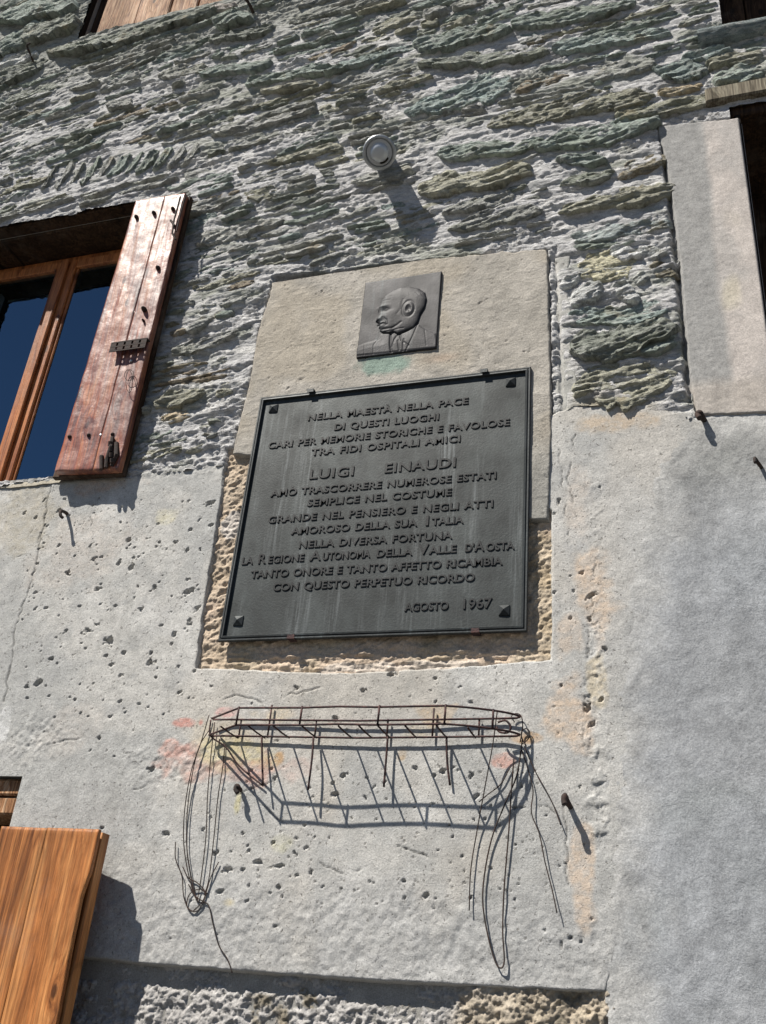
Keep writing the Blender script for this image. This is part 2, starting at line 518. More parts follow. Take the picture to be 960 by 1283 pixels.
# --- mortar bed between the stones
def mortar_fn(X, Z):
    n1 = fbm(X * 6, Z * 12, 4, 1); ZZ = Z + .028 * X * X * (X < 0) - .06 * X
    rm = .45 + .75 * smooth(fbm(X * 4, ZZ * 9, 3, 77) * 3 + .3)
    n2 = fbm(X * 13, ZZ * 50, 4, 5, .62); n3 = fbm(X * 45, ZZ * 120, 3, 9, .6)
    ly = n2 * 2.6 + .3 * n3; fl = np.floor(ly)
    strip = smooth(1 - seg(X, Z, S([(703, 312), (706, 420), (712, 500), (706, 600)])) / .045) * smooth((2.45 - Z) / .02); rm = rm * (1 - .8 * strip)
    h = .000 + .008 * n1 * (1 - .6 * strip) + (.0048 * (fl + smooth((ly - fl - .55) / .45)) + .005 * n3) * rm
    # smears with sharp lower lips
    st = fbm(X * 9 + .2 * n1, (Z + .018 * X * X) * 34, 3, 15)
    h += .006 * smooth((st - .02) * 5)
    low = smooth((1.95 - Z) / .2) * smooth((-1.3 - X) / .1)
    h += low * .009 * fbm(X * 60, Z * 60, 3, 31)
    for pg in (PANEL, PIL, RECESS, COAT_R): h -= .03 * smooth((sdf(X, Z, pg) - .001) / .010)
    # groove beside the pilaster and beside the raised panel
    g = seg(X, Z, S([(830, 160), (845, 300), (860, 440), (864, 500)])) + .006 * n2
    h -= .035 * smooth(1 - g / .014)
    g = seg(X, Z, S([(696, 312), (701, 420), (707, 500), (702, 580), (698, 660)])) + .003 * n1
    h -= .014 * smooth(1 - g / .012)
    base = np.zeros(X.shape + (3,)) + np.array((.58, .573, .57))
    c = lerpc(base, (.38, .39, .345), smooth(fbm(X * 5, Z * 12, 4, 21) * 2.4 - .15))
    c = lerpc(c, (.66, .65, .63), 1.0 * smooth(fbm(X * 8, Z * 22, 3, 27) * 2.6 - .35))
    dirt = smooth((Z - (3.75 + .25 * fbm(X * 2, Z * 2, 3, 41))) / .5)
    c = lerpc(c, (.30, .31, .265), dirt * .7)
    c = lerpc(c, (.44, .37, .27), smooth(1 - (seg(X, Z, S([(740, 512), (800, 520)])) / .10)) * .6)
    x = (sdf(X, Z, LOW) > .03) | (sdf(X, Z, PANEL) > .03) | (sdf(X, Z, RECESS) > .02) | (sdf(X, Z, PIL) > .03) | (sdf(X, Z, COAT_R) > .03)
    x |= (X > .245) & (Z < 2.955) & (Z > 1.6)
    return h, c, ~(x | in_open(X, Z))
sheet('mortar', -3.95, 1.2, 1.45, 5.1, .0064, mortar_fn, M['mortar'], house, 'stuff', .0044)

# --- the rest of the wall out of the picture, set a little back
mb = MB()
def slabs(x0, x1, z0, z1, y0=.03, y1=.5):
    mb.box(x0, x1, y0, y1, z0 + EYE, z1 + EYE, .01)
slabs(-7, -3.9405, -1.6, 6.2); slabs(1.1905, 5, -1.6, 6.2); slabs(-3.94, 1.19, 5.0505, 6.2)
slabs(-3.94, -3.0005, -1.6, 1.6795); slabs(-3.0, 1.19, -1.6, -.9005); slabs(-1.9745, 1.19, -.90, .6)
slabs(-3.0, 1.19, .6005, 1.6795); slabs(-3.94, -3.1405, 1.68, 5.05)
slabs(-2.0995, .275, 1.68, 3.0515); slabs(-3.14, .275, 3.052, 3.364); slabs(.2755, 1.19, 2.9305, 3.364)
slabs(-3.14, .2515, 3.3645, 4.3595); slabs(-3.14, -2.8005, 4.36, 5.05); slabs(-1.8995, .2515, 4.36, 5.05); slabs(.252, 1.19, 4.5005, 5.05)
mb.build('wall_core', mat_plaster('wall_core_render', 1), house, origin=(0, 0, 0))
me = bpy.data.objects['wall_core'].data
a = me.color_attributes.new('tint', 'FLOAT_COLOR', 'POINT')
a.data.foreach_set('color', np.tile(np.array([.30, .29, .27, 1], np.float32), len(me.vertices)))

# --- pits: (u, v, radius px, elongation, angle deg)
PITS = [(138, 803, 7, 1.2, 30), (155, 818, 4, 1.3, 10), (188, 831, 6, 1.5, 15), (190, 818, 4, 1.2, 20), (238, 741, 9, 2.6, 30), (161, 677, 5, 1.1, 40), (149, 706, 5, 1.3, 60), (165, 711, 6, 1.6, 70),
        (194, 737, 5, 1.3, 40), (118, 701, 4, 1.4, 40), (85, 718, 5, 1.1, 0), (123, 738, 5, 2, 0), (65, 825, 5, 1.8, 10), (48, 855, 7, 1.8, 40), (34, 860, 3, 1, 0), (177, 764, 4, 1.6, 20),
        (219, 795, 5, 1.2, 50), (238, 782, 5, 1.8, 20), (247, 763, 5, 1.6, 60), (263, 630, 6, 1.7, 0), (265, 658, 4, 1.2, 70), (239, 664, 3, 1.4, 20), (220, 680, 3, 1.8, 20), (124, 925, 5, 1.2, 80), (190, 965, 5, 1.6, 0),
        (134, 822, 4, 2, 0), (140, 833, 3, 1.5, 40), (235, 689, 4, 1.6, 60), (209, 1044, 5, 1.2, 20), (430, 972, 6, 1.6, 30), (420, 995, 5, 2, 10), (555, 967, 6, 1.2, 0), (590, 973, 5, 2, 50), (597, 998, 5, 2.2, 50),
        (544, 972, 4, 1.2, 20), (490, 845, 6, 1.3, 10), (545, 850, 4, 1, 0), (497, 843, 3, 1, 0), (349, 1112, 4.5, 1, 0), (354, 1124, 2.5, 1, 0), (323, 1080, 6, 2.5, 5), (285, 1090, 7, 2.6, 15), (276, 1117, 6, 2.6, 20),
        (534, 1122, 5, 1.5, 50), (590, 1125, 3.5, 1.2, 0), (506, 1104, 4, 1.6, 0), (427, 1114, 3.5, 1.3, 50), (372, 1097, 4, 1.5, 20), (390, 1093, 4, 1.6, 60), (350, 1085, 6, 2.8, 12), (384, 1062, 4, 1.5, 20), (369, 1068, 4, 1.5, -30),
        (741, 747, 7, 2.6, 28), (729, 719, 4, 1.6, -15), (739, 777, 5, 1.2, 60), (758, 813, 5, 1.5, -20), (716, 775, 2.4, 1, 0), (704, 859, 2.6, 1, 0), (719, 741, 2.6, 1, 0), (737, 887, 8, 1.7, 70), (742, 908, 6, 1.6, 50), (754, 876, 5, 1.5, 60),
        (728, 1180, 3, 4, 88), (704, 1184, 3, 4, 88), (715, 1174, 3, 1.5, 10), (520, 962, 4, 1.5, 20), (305, 1090, 4, 2, 15), (590, 880, 3, 1, 0), (455, 865, 3, 1, 0), (372, 862, 3, 1.2, 0), (640, 700, 1, 1, 0),
        (420, 900, 4, 1.4, 0), (700, 630, 3, 3, 80), (270, 1070, 5, 1.6, 30), (255, 1040, 4, 1.3, 50), (110, 790, 3, 1, 0), (75, 640, 4, 1.2, 0), (100, 760, 2.5, 2, 0), (345, 975, 4, 1.3, 50)]
prs = random.Random(11)
for i in range(520):
    u = prs.uniform(5, 760); v = prs.uniform(610, 1180)
    if prs.random() < .35: u = prs.uniform(30, 260); v = prs.uniform(620, 900)
    elif prs.random() < .4: u = prs.uniform(300, 680); v = prs.uniform(960, 1140)
    PITS.append((u, v, prs.choice([.7, .9, 1.1, 1.3, 1.6, 2.2]), prs.uniform(1, 2.4), prs.uniform(-10, 70)))

def carve_pits(X, Z, h, x0, z0, pitch):
    nz, nx = X.shape
    for u, v, r, e, ang in PITS:
        px, pz = P(u, v); x2, z2 = P(u + 5, v); s = math.hypot(x2 - px, z2 - pz) / 5
        R = max(r * s * (.52 if r > 3 else .7), .0017); j0 = int((px - x0) / pitch); i0 = int((pz - z0) / pitch); k = int(R * e * 2.2 / pitch) + 3
        a, b, c, d = max(i0 - k, 0), min(i0 + k, nz), max(j0 - k, 0), min(j0 + k, nx)
        if a >= b or c >= d: continue
        xs = X[a:b, c:d] - px; zs = Z[a:b, c:d] - pz; t = math.radians(ang)
        p = (xs * math.cos(t) + zs * math.sin(t)) / e ** .5; q = (-xs * math.sin(t) + zs * math.cos(t)) * e ** .5
        rr = np.hypot(p, q) / R * (1 + .75 * fbm(X[a:b, c:d] * 170, Z[a:b, c:d] * 170, 2, 3))
        dep = min(.016, .005 + R * 1.3)
        h[a:b, c:d] -= dep * smooth((1.15 - rr) / .38)
        h[a:b, c:d] += .0008 * smooth(1 - abs(rr - 1.3) / .4)

CRACKS = [[(66, 606), (58, 640), (50, 680), (40, 730), (22, 780), (14, 830), (6, 880)], [(60, 600), (66, 606)], [(20, 700), (42, 690), (52, 668)],
          [(110, 640), (116, 655), (112, 690)], [(60, 930), (110, 925), (160, 945), (205, 950)], [(150, 985), (170, 990), (190, 982)], [(260, 885), (300, 870), (330, 880), (400, 862)],
          [(400, 1080), (430, 1095), (455, 1090)], [(500, 1060), (520, 1070), (560, 1075)], [(640, 1010), (660, 1013), (680, 1008), (700, 1020)], [(745, 700), (742, 760), (736, 830), (730, 930)],
          [(700, 560), (706, 620), (716, 690)], [(720, 545), (712, 600), (722, 650)], [(290, 1000), (320, 985), (345, 980), (350, 1000)], [(706, 1010), (710, 1060), (712, 1110)],
          [(330, 1010), (360, 1035), (372, 1040)], [(640, 1012), (655, 1011)]]
CR = [S(c) for c in CRACKS]

def low_fn(X, Z):
    x0, z0 = X[0, 0], Z[0, 0]; pitch = X[0, 1] - X[0, 0]
    w = (.008 + .022 * smooth((Z - 1.55) / .05)) * fbm(X * 26, Z * 26, 4, 2)
    bot = smooth((.22 - Z) / .05)
    sd = sdf(X, Z, LOW) + w * (1 - .75 * bot)
    n1 = fbm(X * 2.2, Z * 2.2, 3, 3); n2 = fbm(X * 12, Z * 12, 4, 4); n3 = fbm(X * 60, Z * 60, 3, 6)
    h = .001 + .004 * n1 + .0012 * n2 + .0003 * n3
    rgh = smooth((.42 + .08 * n1 - Z) / .16)                                    # coarse lower band
    r2 = smooth(1 - np.hypot((X + 1.45) / .33, (Z - .64) / .12)) ; r3 = smooth(1 - np.hypot((X + 1.95) / .22, (Z - .72) / .14))
    r4 = smooth((Z - 1.60) / .06) * (X < -1.35)
    rr = np.clip(rgh * .6 + r2 + r3 + r4 + .5 * smooth(1 - seg(X, Z, S([(745, 600), (752, 860), (745, 1000)])) / .05), 0, 1)
    h += rr * (.0035 * fbm(X * 75, Z * 75, 3, 8) + .004 * fbm(X * 28, Z * 28, 3, 12))
    carve_pits(X, Z, h, x0, z0, pitch)
    cm = np.zeros(X.shape)
    for k, c in enumerate(CR):
        d = seg(X + .006 * vn(X * 60, Z * 60, k), Z + .006 * vn(X * 50, Z * 50, k + 50), c)
        wdt = .0042 if k == 0 else .0030
        cm = np.maximum(cm, smooth(1 - d / wdt) * (1 if k == 0 else smooth(vn(X * 26, Z * 26, k + 7) * 2 + .6)))
    h -= .0035 * cm
    chip = smooth(1 - seg(X, Z, S([(748, 790), (742, 860), (735, 905), (748, 960), (752, 1060)])) / .045); cf = fbm(X * 32, Z * 32, 4, 95, .6)
    h += .6 * chip * (.006 * smooth(cf * 5) + .003 * fbm(X * 90, Z * 90, 2, 96) - .003)
    # the left strip of render below the window sits deeper than the main coat
    cl = seg(X, Z, CR[0]); lft = smooth(((-2.255 - .0 * Z) - X) / .01)
    edge = smooth(1 - sd / .012)
    h = h - edge * .05
    g = np.array((.515, .503, .475))
    c = np.zeros(X.shape + (3,)) + g
    c = lerpc(c, (.43, .428, .412), smooth(fbm(X * 3.5, Z * 3.5, 5, 35, .6) * 2.4 + .45)); c = lerpc(c, (.39, .388, .378), smooth(fbm(X * 14, Z * 20, 4, 36, .6) * 2.2 - .1) * .6)
    c = lerpc(c, (.58, .57, .545), smooth(fbm(X * 5, Z * 5, 4, 33) * 2.2 - .2) * .8)
    c = lerpc(c, (.40, .40, .395), rgh * .6)
    c = lerpc(c, (.54, .49, .42), smooth(fbm(X * 2.6, Z * 1.7, 4, 37, .6) * 2.6 - .35) * .45)
    c = lerpc(c, (.34, .338, .32), smooth(fbm(X * 9, Z * 3.2, 5, 38, .65) * 2.6 - .75) * .55)
    c = lerpc(c, (.40, .405, .41), smooth(1 - np.hypot((X - .0) / .5, (Z - 1.2) / .8)) * .5)
    def blot(c, u, v, ru, rv, colr, amt, sd_, f=14):
        x, z = P(u, v); x2, _ = P(u + ru, v); _, z2 = P(u, v - rv)
        q = np.hypot((X - x) / abs(x2 - x), (Z - z) / abs(z2 - z)) + .75 * fbm(X * f, Z * f, 4, sd_)
        brk = .55 + .45 * smooth(fbm(X * 55, Z * 70, 3, sd_ + 9, .7) * 3 + .5)
        return lerpc(c, colr, smooth((1.1 - q) / .5) * amt * brk)
    P_ = (.60, .49, .39)
    c = blot(c, 712, 900, 30, 45, P_, .95, 51); c = blot(c, 745, 745, 28, 62, P_, .9, 52); c = blot(c, 712, 800, 22, 40, P_, .6, 53)
    c = blot(c, 750, 850, 14, 40, (.58, .49, .34), .6, 54); c = blot(c, 722, 640, 22, 45, (.55, .47, .4), .45, 55); c = blot(c, 732, 1090, 16, 62, P_, .85, 56)
    c = blot(c, 665, 945, 60, 35, (.54, .53, .50), .8, 57); c = blot(c, 780, 530, 60, 14, (.50, .36, .22), .5, 58)
    c = blot(c, 105, 690, 60, 55, (.52, .47, .42), .5, 59); c = blot(c, 95, 905, 50, 40, (.52, .47, .42), .35, 60); c = blot(c, 210, 650, 14, 10, (.58, .54, .38), .6, 61)
    c = blot(c, 130, 608, 50, 12, (.52, .36, .26), .5, 62); c = blot(c, 30, 640, 45, 55, (.40, .36, .28), .55, 63)
    # remains of a painted decoration
    c = blot(c, 285, 925, 55, 26, (.58, .51, .40), .8, 71); c = blot(c, 300, 945, 48, 22, (.60, .52, .30), .7, 72)
    c = blot(c, 268, 965, 66, 20, (.54, .32, .26), .62, 73, 26); c = blot(c, 222, 940, 26, 13, (.58, .32, .26), .7, 74, 22); c = blot(c, 325, 962, 20, 26, (.60, .30, .22), .5, 75, 26)
    c = blot(c, 230, 906, 13, 5, (.60, .28, .23), .8, 76); c = blot(c, 252, 905, 4, 6, (.66, .22, .18), .6, 77); c = blot(c, 283, 892, 14, 7, (.66, .32, .30), .6, 78)
    c = blot(c, 355, 895, 30, 10, (.60, .50, .36), .7, 79); c = blot(c, 545, 893, 30, 14, (.56, .42, .27), .75, 80, 30); c = blot(c, 530, 918, 26, 8, (.55, .46, .32), .5, 81)
    c = blot(c, 634, 953, 14, 9, (.58, .33, .27), .75, 82); c = blot(c, 504, 945, 7, 9, (.45, .30, .14), .6, 83); c = blot(c, 350, 950, 9, 14, (.50, .28, .10), .7, 84)
    c = blot(c, 298, 1010, 6, 18, (.58, .50, .12), .6, 85); c = blot(c, 440, 905, 46, 10, (.52, .47, .43), .4, 86); c = blot(c, 372, 965, 18, 20, (.62, .40, .34), .3, 87, 30)
    c = blot(c, 662, 925, 18, 6, (.50, .28, .10), .7, 88); c = blot(c, 288, 1130, 10, 7, (.50, .40, .16), .5, 89); c = blot(c, 352, 1055, 14, 12, (.48, .46, .26), .35, 90)
    c = blot(c, 82, 645, 9, 9, (.62, .61, .60), .8, 91); c = blot(c, 4, 915, 10, 26, (.66, .66, .65), .8, 92)
    k = cm[..., None]
    c = c * (1 - .55 * k)
    keep = (sd > -.006) & ~in_open(X, Z) & ~(sdf(X, Z, RECESS) > .012)
    h = np.where(sdf(X, Z, RECESS) > 0, h - .02 * smooth((sdf(X, Z, RECESS) + w * .6) / .008), h)
    return h, c, keep
sheet('lower_plaster_coat', -2.70, .26, .095, 1.76, .0033, low_fn, M['plaster'], house)

def coatr_fn(X, Z):
    w = .022 * fbm(X * 14, Z * 14, 4, 2)
    sd = sdf(X, Z, COAT_R) + w
    n1 = fbm(X * 2, Z * 2, 3, 13); n2 = fbm(X * 9, Z * 9, 4, 14)
    h = -.0005 + .004 * fbm(X * 2.2, Z * 2.2, 3, 3) + .0012 * fbm(X * 12, Z * 12, 4, 4) + .0030 * smooth((sd - .004) / .05) * (1 + .6 * n2)
    r = smooth(1 - (sd / .09)) + smooth(1 - abs(X - .02 - .1 * n1) / .06) * .25 + .35 * smooth((Z - 1.3) / .2)
    h += np.clip(r, 0, 1) * .0022 * fbm(X * 60, Z * 60, 3, 18)
    h -= .004 * smooth(1 - (sd + .006) / .010)
    c = np.zeros(X.shape + (3,)) + np.array((.365, .375, .388))
    c = lerpc(c, (.285, .30, .305), smooth(fbm(X * 3, Z * 3.6, 4, 23) * 2.2 + .3))
    c = lerpc(c, (.395, .41, .43), smooth(fbm(X * 2.2, Z * 2.2, 3, 24) * 2.4 - .1) * .8)
    c = lerpc(c, (.36, .355, .335), smooth((Z - 1.15) / .5) * .7)
    c = lerpc(c, (.44, .44, .44), smooth(1 - np.abs(Z - 1.655 + .01 * n1) / .02) * .5)
    c = lerpc(c, (.47, .465, .45), smooth(1 - (sd + .08 * fbm(X * 12, Z * 12, 4, 29)) / .16) * .9)
    return h, c, (sd > -.008) & ~in_open(X, Z)
sheet('right_plaster_coat', -.42, 1.2, -.62, 1.74, .0052, coatr_fn, M['plaster_smooth'], house)

STRIP = S([(693, 322), (716, 318), (720, 420), (730, 505), (722, 575), (696, 575), (694, 450)])
def strip_fn(X, Z):
    sd = sdf(X, Z, STRIP) + .010 * fbm(X * 26, Z * 26, 3, 97)
    h = .001 + .0028 * fbm(X * 14, Z * 10, 4, 98) + .0012 * fbm(X * 60, Z * 60, 3, 99)
    h -= .03 * smooth(1 - sd / .012) + .006 * smooth(1 - seg(X, Z, S([(696, 330), (701, 430), (705, 520)])) / .012)
    c = np.zeros(X.shape + (3,)) + np.array((.50, .485, .46))
    c = lerpc(c, (.40, .395, .37), smooth(fbm(X * 12, Z * 8, 4, 100) * 2.4 + .2))
    return h, c, sd > -.004
sheet('mortar_strip', -.42, -.24, 1.55, 2.45, .0036, strip_fn, M['plaster'], house)
def panel_fn(X, Z):
    w = .008 * fbm(X * 25, Z * 25, 3, 2)
    top = smooth((Z - 2.3) / .1)
    sd = sdf(X, Z, PANEL) + w * (.35 + top)
    n2 = fbm(X * 9, Z * 9, 4, 44)
    h = .010 + .0028 * n2 + .0008 * fbm(X * 45, Z * 45, 4, 46) + .0008 * smooth(fbm(X * 30, Z * 80, 3, 48) * 5 - 1)
    pt = fbm(X * 90, Z * 90, 2, 49); h -= .004 * smooth((pt - .66) * 7)
    h -= .04 * smooth(1 - sd / .009)
    c = np.zeros(X.shape + (3,)) + np.array((.43, .40, .355))
    c = lerpc(c, (.37, .345, .305), smooth(fbm(X * 6, Z * 6, 5, 44, .65) * 2.4 + .3))
    c = lerpc(c, (.40, .36, .30), smooth(fbm(X * 5, Z * 5, 3, 45) * 2))
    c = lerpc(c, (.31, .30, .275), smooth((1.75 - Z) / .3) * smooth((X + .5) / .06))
    x, z = P(482, 459)
    q = np.hypot((X - x) / .105, (Z - z) / .048) + .5 * fbm(X * 26, Z * 12, 4, 47, .65)
    c = lerpc(c, (.22, .31, .262), smooth((1.15 - q) / .6) * .85)
    c = lerpc(c, (.42, .30, .22), smooth(1 - np.hypot((X - x - .2) / .09, (Z - z + .0) / .03)) * .45)
    keep = (sd > -.006)
    return h, c, keep
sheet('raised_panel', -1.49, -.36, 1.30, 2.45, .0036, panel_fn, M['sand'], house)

def recess_fn(X, Z):
    w = .006 * fbm(X * 40, Z * 40, 3, 2)
    sd = sdf(X, Z, RECESS) + w
    h = -.011 + .003 * fbm(X * 10, Z * 10, 3, 54)
    # chisel hacks, slanting
    a = fbm((X + .5 * Z) * 45, (Z * .8 - .4 * X) * 95, 3, 55)
    b = fbm(X * 22, Z * 120, 3, 56)
    bz = smooth((1.0 - Z) / .05)
    h += .0075 * a * (1 - bz) + bz * .008 * b + .0035 * fbm(X * 110, Z * 110, 2, 57)
    h += .006 * smooth(fbm(X * 13, Z * 26, 3, 58) * 4 - 1.2) * bz
    c = np.zeros(X.shape + (3,)) + np.array((.50, .42, .32))
    c = lerpc(c, (.42, .34, .24), smooth(fbm(X * 14, Z * 14, 3, 59) * 2.4 + .2))
    c = lerpc(c, (.55, .44, .34), smooth(fbm(X * 8, Z * 8, 3, 60) * 2.4))
    c = lerpc(c, (.50, .40, .31), smooth((-1.30 - X) / .05) * .5)
    x, z = P(291, 655); c = lerpc(c, (.56, .56, .56), smooth((1.1 - np.hypot((X - x) / .05, (Z - z) / .05) - .4 * fbm(X * 30, Z * 30, 2, 61)) / .3) * .5)
    x, z = P(500, 835); c = lerpc(c, (.58, .52, .46), smooth((1.0 - np.hypot((X - x) / .3, (Z - z) / .02) - .6 * fbm(X * 20, Z * 40, 2, 62)) / .3) * .7)
    return h, c, (sd > -.012)
sheet('hacked_recess', -1.49, -.36, .88, 1.76, .0031, recess_fn, M['sand'], house)

def pil_fn(X, Z):
    w = .006 * fbm(X * 22, Z * 22, 3, 2)
    sd = sdf(X, Z, PIL)
    e = smooth((.22 - X) / .02)
    sd = sd + w * e * .6
    n = fbm(X * 8, Z * 5, 4, 64)
    h = .006 + .002 * n + e * .0008 * fbm(X * 90, Z * 90, 2, 65) - .035 * smooth(1 - sd / .008)
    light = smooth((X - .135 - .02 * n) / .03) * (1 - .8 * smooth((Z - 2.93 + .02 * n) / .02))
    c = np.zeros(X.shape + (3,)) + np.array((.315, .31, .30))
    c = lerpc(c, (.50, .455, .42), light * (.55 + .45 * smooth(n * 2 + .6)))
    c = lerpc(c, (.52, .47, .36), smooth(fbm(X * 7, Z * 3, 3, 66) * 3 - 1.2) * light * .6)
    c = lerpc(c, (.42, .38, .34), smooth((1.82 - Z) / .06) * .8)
    h += .003 * smooth((Z - 2.9) / .03) * fbm(X * 40, Z * 40, 3, 67)
    return h, c, (sd > -.006)
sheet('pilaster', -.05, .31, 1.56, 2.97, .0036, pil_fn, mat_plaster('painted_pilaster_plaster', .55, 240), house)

def rough_fn(X, Z):
    n = fbm(X * 16, Z * 16, 3, 70)
    h = -.022 + .012 * fbm(X * 9, Z * 9, 3, 71) + .010 * n + .013 * fbm(X * 62, Z * 75, 4, 72, .7) + .005 * fbm(X * 140, Z * 140, 2, 74) + .012 * smooth((X + .62) / .1)
    h -= .010 * smooth((Z - .060 + .02 * n) / .02) * smooth((-.62 - X) / .05 + 1)
    c = np.zeros(X.shape + (3,)) + np.array((.44, .425, .41))
    c = lerpc(c, (.48, .38, .24), smooth(smooth((X + .66) / .1) + .5 * fbm(X * 9, Z * 9, 3, 73) - .2) * .6)
    c = lerpc(c, (.25, .22, .17), smooth(-n * 3 - .7))
    return h, c, ~in_open(X, Z)
sheet('roughcast_band', -1.99, -.18, -.30, .135, .0034, rough_fn, M['roughcast'], house)

# --- stones -------------------------------------------------------
PAL = {'grey': (.46, .465, .435), 'green': (.365, .42, .375), 'olive': (.45, .44, .35), 'dark': (.31, .33, .285), 'teal': (.38, .45, .425), 'pale': (.50, .50, .465),
       'cream': (.70, .66, .48), 'white': (.78, .79, .77), 'blue': (.45, .50, .49), 'brown': (.38, .32, .24), 'sand': (.62, .51, .35)}
def course(X): return -.028 * X * X if X < 0 else 0.0
_id = [0]
def stone_geo(cx, cz, L, Hh, ang, D, colr, sc=1.0):
    _id[0] += 1; sd = _id[0] % 97
    r = np.random.RandomState(_id[0] * 13 + 5)
    dist = math.sqrt(cx * cx + cz * cz + DIST ** 2); pu = .0024 * dist; pv = .00115 * dist
    nu = int(np.clip(L / pu, 6, 70)); nv = int(np.clip(Hh / pv, 6, 30))
    a, b = np.meshgrid(np.linspace(-1, 1, nu + 1), np.linspace(-1, 1, nv + 1))
    k = r.uniform(.35, .7); tap = r.uniform(-.3, .3)
    u = L / 2 * a * np.sqrt(1 - .35 * b * b) * (1 + .07 * vn(b * 2.3 + 9, b * 0 + 3, sd)) + L * .03 * vn(b * 2, b * 0, sd + 1) + r.uniform(-.35, .35) * Hh * b
    ed = 1 + .38 * fbm(a * L * 16, b * .7 + 5, 4, sd + 2, .62)
    v = Hh / 2 * b * np.sqrt(1 - k * a * a) * (1 + tap * a) * ed + Hh * .16 * vn(a * L * 6, a * 0, sd + 3)
    w = .008
    ea = smooth((1 - np.abs(a)) * L / 2 / (w * 1.6)); eb = smooth((1 + b) * Hh / 2 / (w * .7)) * smooth((1 - b) * Hh / 2 / (w * 1.3))
    e = ea * eb
    uu = u + cx * 3; vv = v + cz * 3
    lay = fbm(uu * 7, (vv - .22 * uu) * 44, 4, sd, .6) * 3.0 + .5 * vn(uu * 30, vv * 60, 4)
    fl = np.floor(lay); ter = fl + smooth((lay - fl - .62) / .38)
    h = D * .8 * (.80 - .28 * b + .30 * vn(a * 1.6, b * .8, sd + 7)) + (.0060 if D > .008 else .0042) * np.clip(ter, -2.5, 2.5) + .0075 * fbm(uu * 30, (vv - .42 * uu) * 100, 3, sd + 11, .7)
    h = -.016 + e * (h + .016)
    v = v - .32 * np.clip(h, 0, 1)            # beds overhang a little: ledges lean down
    ca, sa = math.cos(ang), math.sin(ang)
    X = cx + u * ca - v * sa; Z = cz + u * sa + v * ca
    co = np.stack([X, -h, Z + EYE], -1).reshape(-1, 3)
    base = np.array(colr) * 1.16 * (1 + .14 * (r.rand() - .5) * 2)
    c = np.zeros(co.shape) + base
    m = smooth(fbm(uu * 7, vv * 16, 3, sd + 20) * 2.2 + .1).reshape(-1)[:, None]
    c = c * (1 - .3 * m) + np.array((.32, .345, .24)) * .3 * m
    return co, grid_faces(nv + 1, nu + 1), np.clip(c, 0, 1), L * Hh / dist ** 2

stones = []
blk = []     # ellipses occupied by hand-placed stones
def special(u0, v0, u1, v1, hpx, colr, D):
    x0, z0 = P(u0, v0); x1, z1 = P(u1, v1)
    cx, cz = (x0 + x1) / 2, (z0 + z1) / 2
    xa, za = P((u0 + u1) / 2, (v0 + v1) / 2 - hpx / 2); xb, zb = P((u0 + u1) / 2, (v0 + v1) / 2 + hpx / 2)
    L = math.hypot(x1 - x0, z1 - z0); ang = math.atan2(z1 - z0, x1 - x0)
    Hh = max(.02, abs((za - zb) * math.cos(ang)) + abs((xa - xb) * math.sin(ang)) * .3)
    blk.append((cx, cz, L / 2 + .02, Hh / 2 + .012, ang))
    stones.append(stone_geo(cx, cz, L, Hh, ang, D * .62 + .006, PAL[colr] if isinstance(colr, str) else colr) + (False,))
for q in [(612, 152, 818, 120, 30, 'olive', .024), (508, 136, 642, 104, 34, 'teal', .024), (646, 112, 712, 99, 18, 'brown', .016), (822, 116, 884, 109, 12, 'sand', .03), (668, 184, 826, 158, 30, 'green', .045),
          (722, 336, 800, 322, 42, 'cream', .010), (700, 353, 730, 348, 19, 'white', .024), (712, 375, 758, 362, 28, 'white', .030), (768, 367, 798, 360, 32, 'white', .026), (766, 323, 800, 314, 26, 'white', .024), (802, 321, 832, 312, 24, 'white', .022), (790, 352, 814, 344, 20, 'white', .022),
          (812, 344, 846, 336, 26, 'brown', .012), (712, 404, 836, 386, 30, 'teal', .018), (712, 440, 852, 412, 44, 'dark', .060), (776, 440, 850, 428, 22, 'green', .03), (716, 484, 848, 476, 58, 'olive', .010), (716, 298, 846, 276, 20, 'blue', .014), (718, 312, 800, 300, 12, 'green', .02),
          (822, 96, 884, 84, 30, 'teal', .024), (890, 104, 960, 88, 26, 'green', .03), (884, 80, 956, 70, 18, 'olive', .02), (700, 262, 846, 240, 26, 'olive', .035), (704, 226, 770, 220, 18, 'dark', .03), (776, 214, 836, 204, 26, 'brown', .012),
          (250, 94, 345, 80, 16, 'green', .050), (308, 105, 436, 84, 15, 'green', .055), (326, 118, 402, 106, 10, 'olive', .045), (196, 96, 262, 82, 16, (.44, .44, .40), .016),
          (60, 72, 272, 14, 18, 'dark', .075), (-8, 60, 52, 38, 30, 'green', .045), (-6, 30, 98, 2, 26, 'green', .085), (30, 52, 104, 26, 24, 'dark', .085), (-10, 100, 58, 82, 22, 'dark', .04), (268, 36, 316, 20, 22, 'green', .075), (262, 52, 350, 34, 14, 'dark', .05),
          (-6, 82, 50, 68, 16, 'white', .02), (258, 14, 300, 4, 12, (.5, .46, .42), .02), (520, 62, 640, 36, 22, 'green', .05), (640, 30, 800, 6, 22, 'green', .04), (520, 82, 690, 66, 18, 'dark', .05), (690, 60, 850, 40, 18, 'teal', .03),
          (216, 440, 300, 420, 20, 'pale', .022), (200, 525, 240, 520, 16, 'sand', .008), (545, 195, 690, 178, 22, 'green', .034), (524, 240, 668, 212, 28, 'olive', .045), (700, 205, 760, 196, 20, 'green', .04), (560, 285, 680, 262, 24, 'grey', .03)]:
    special(*q)
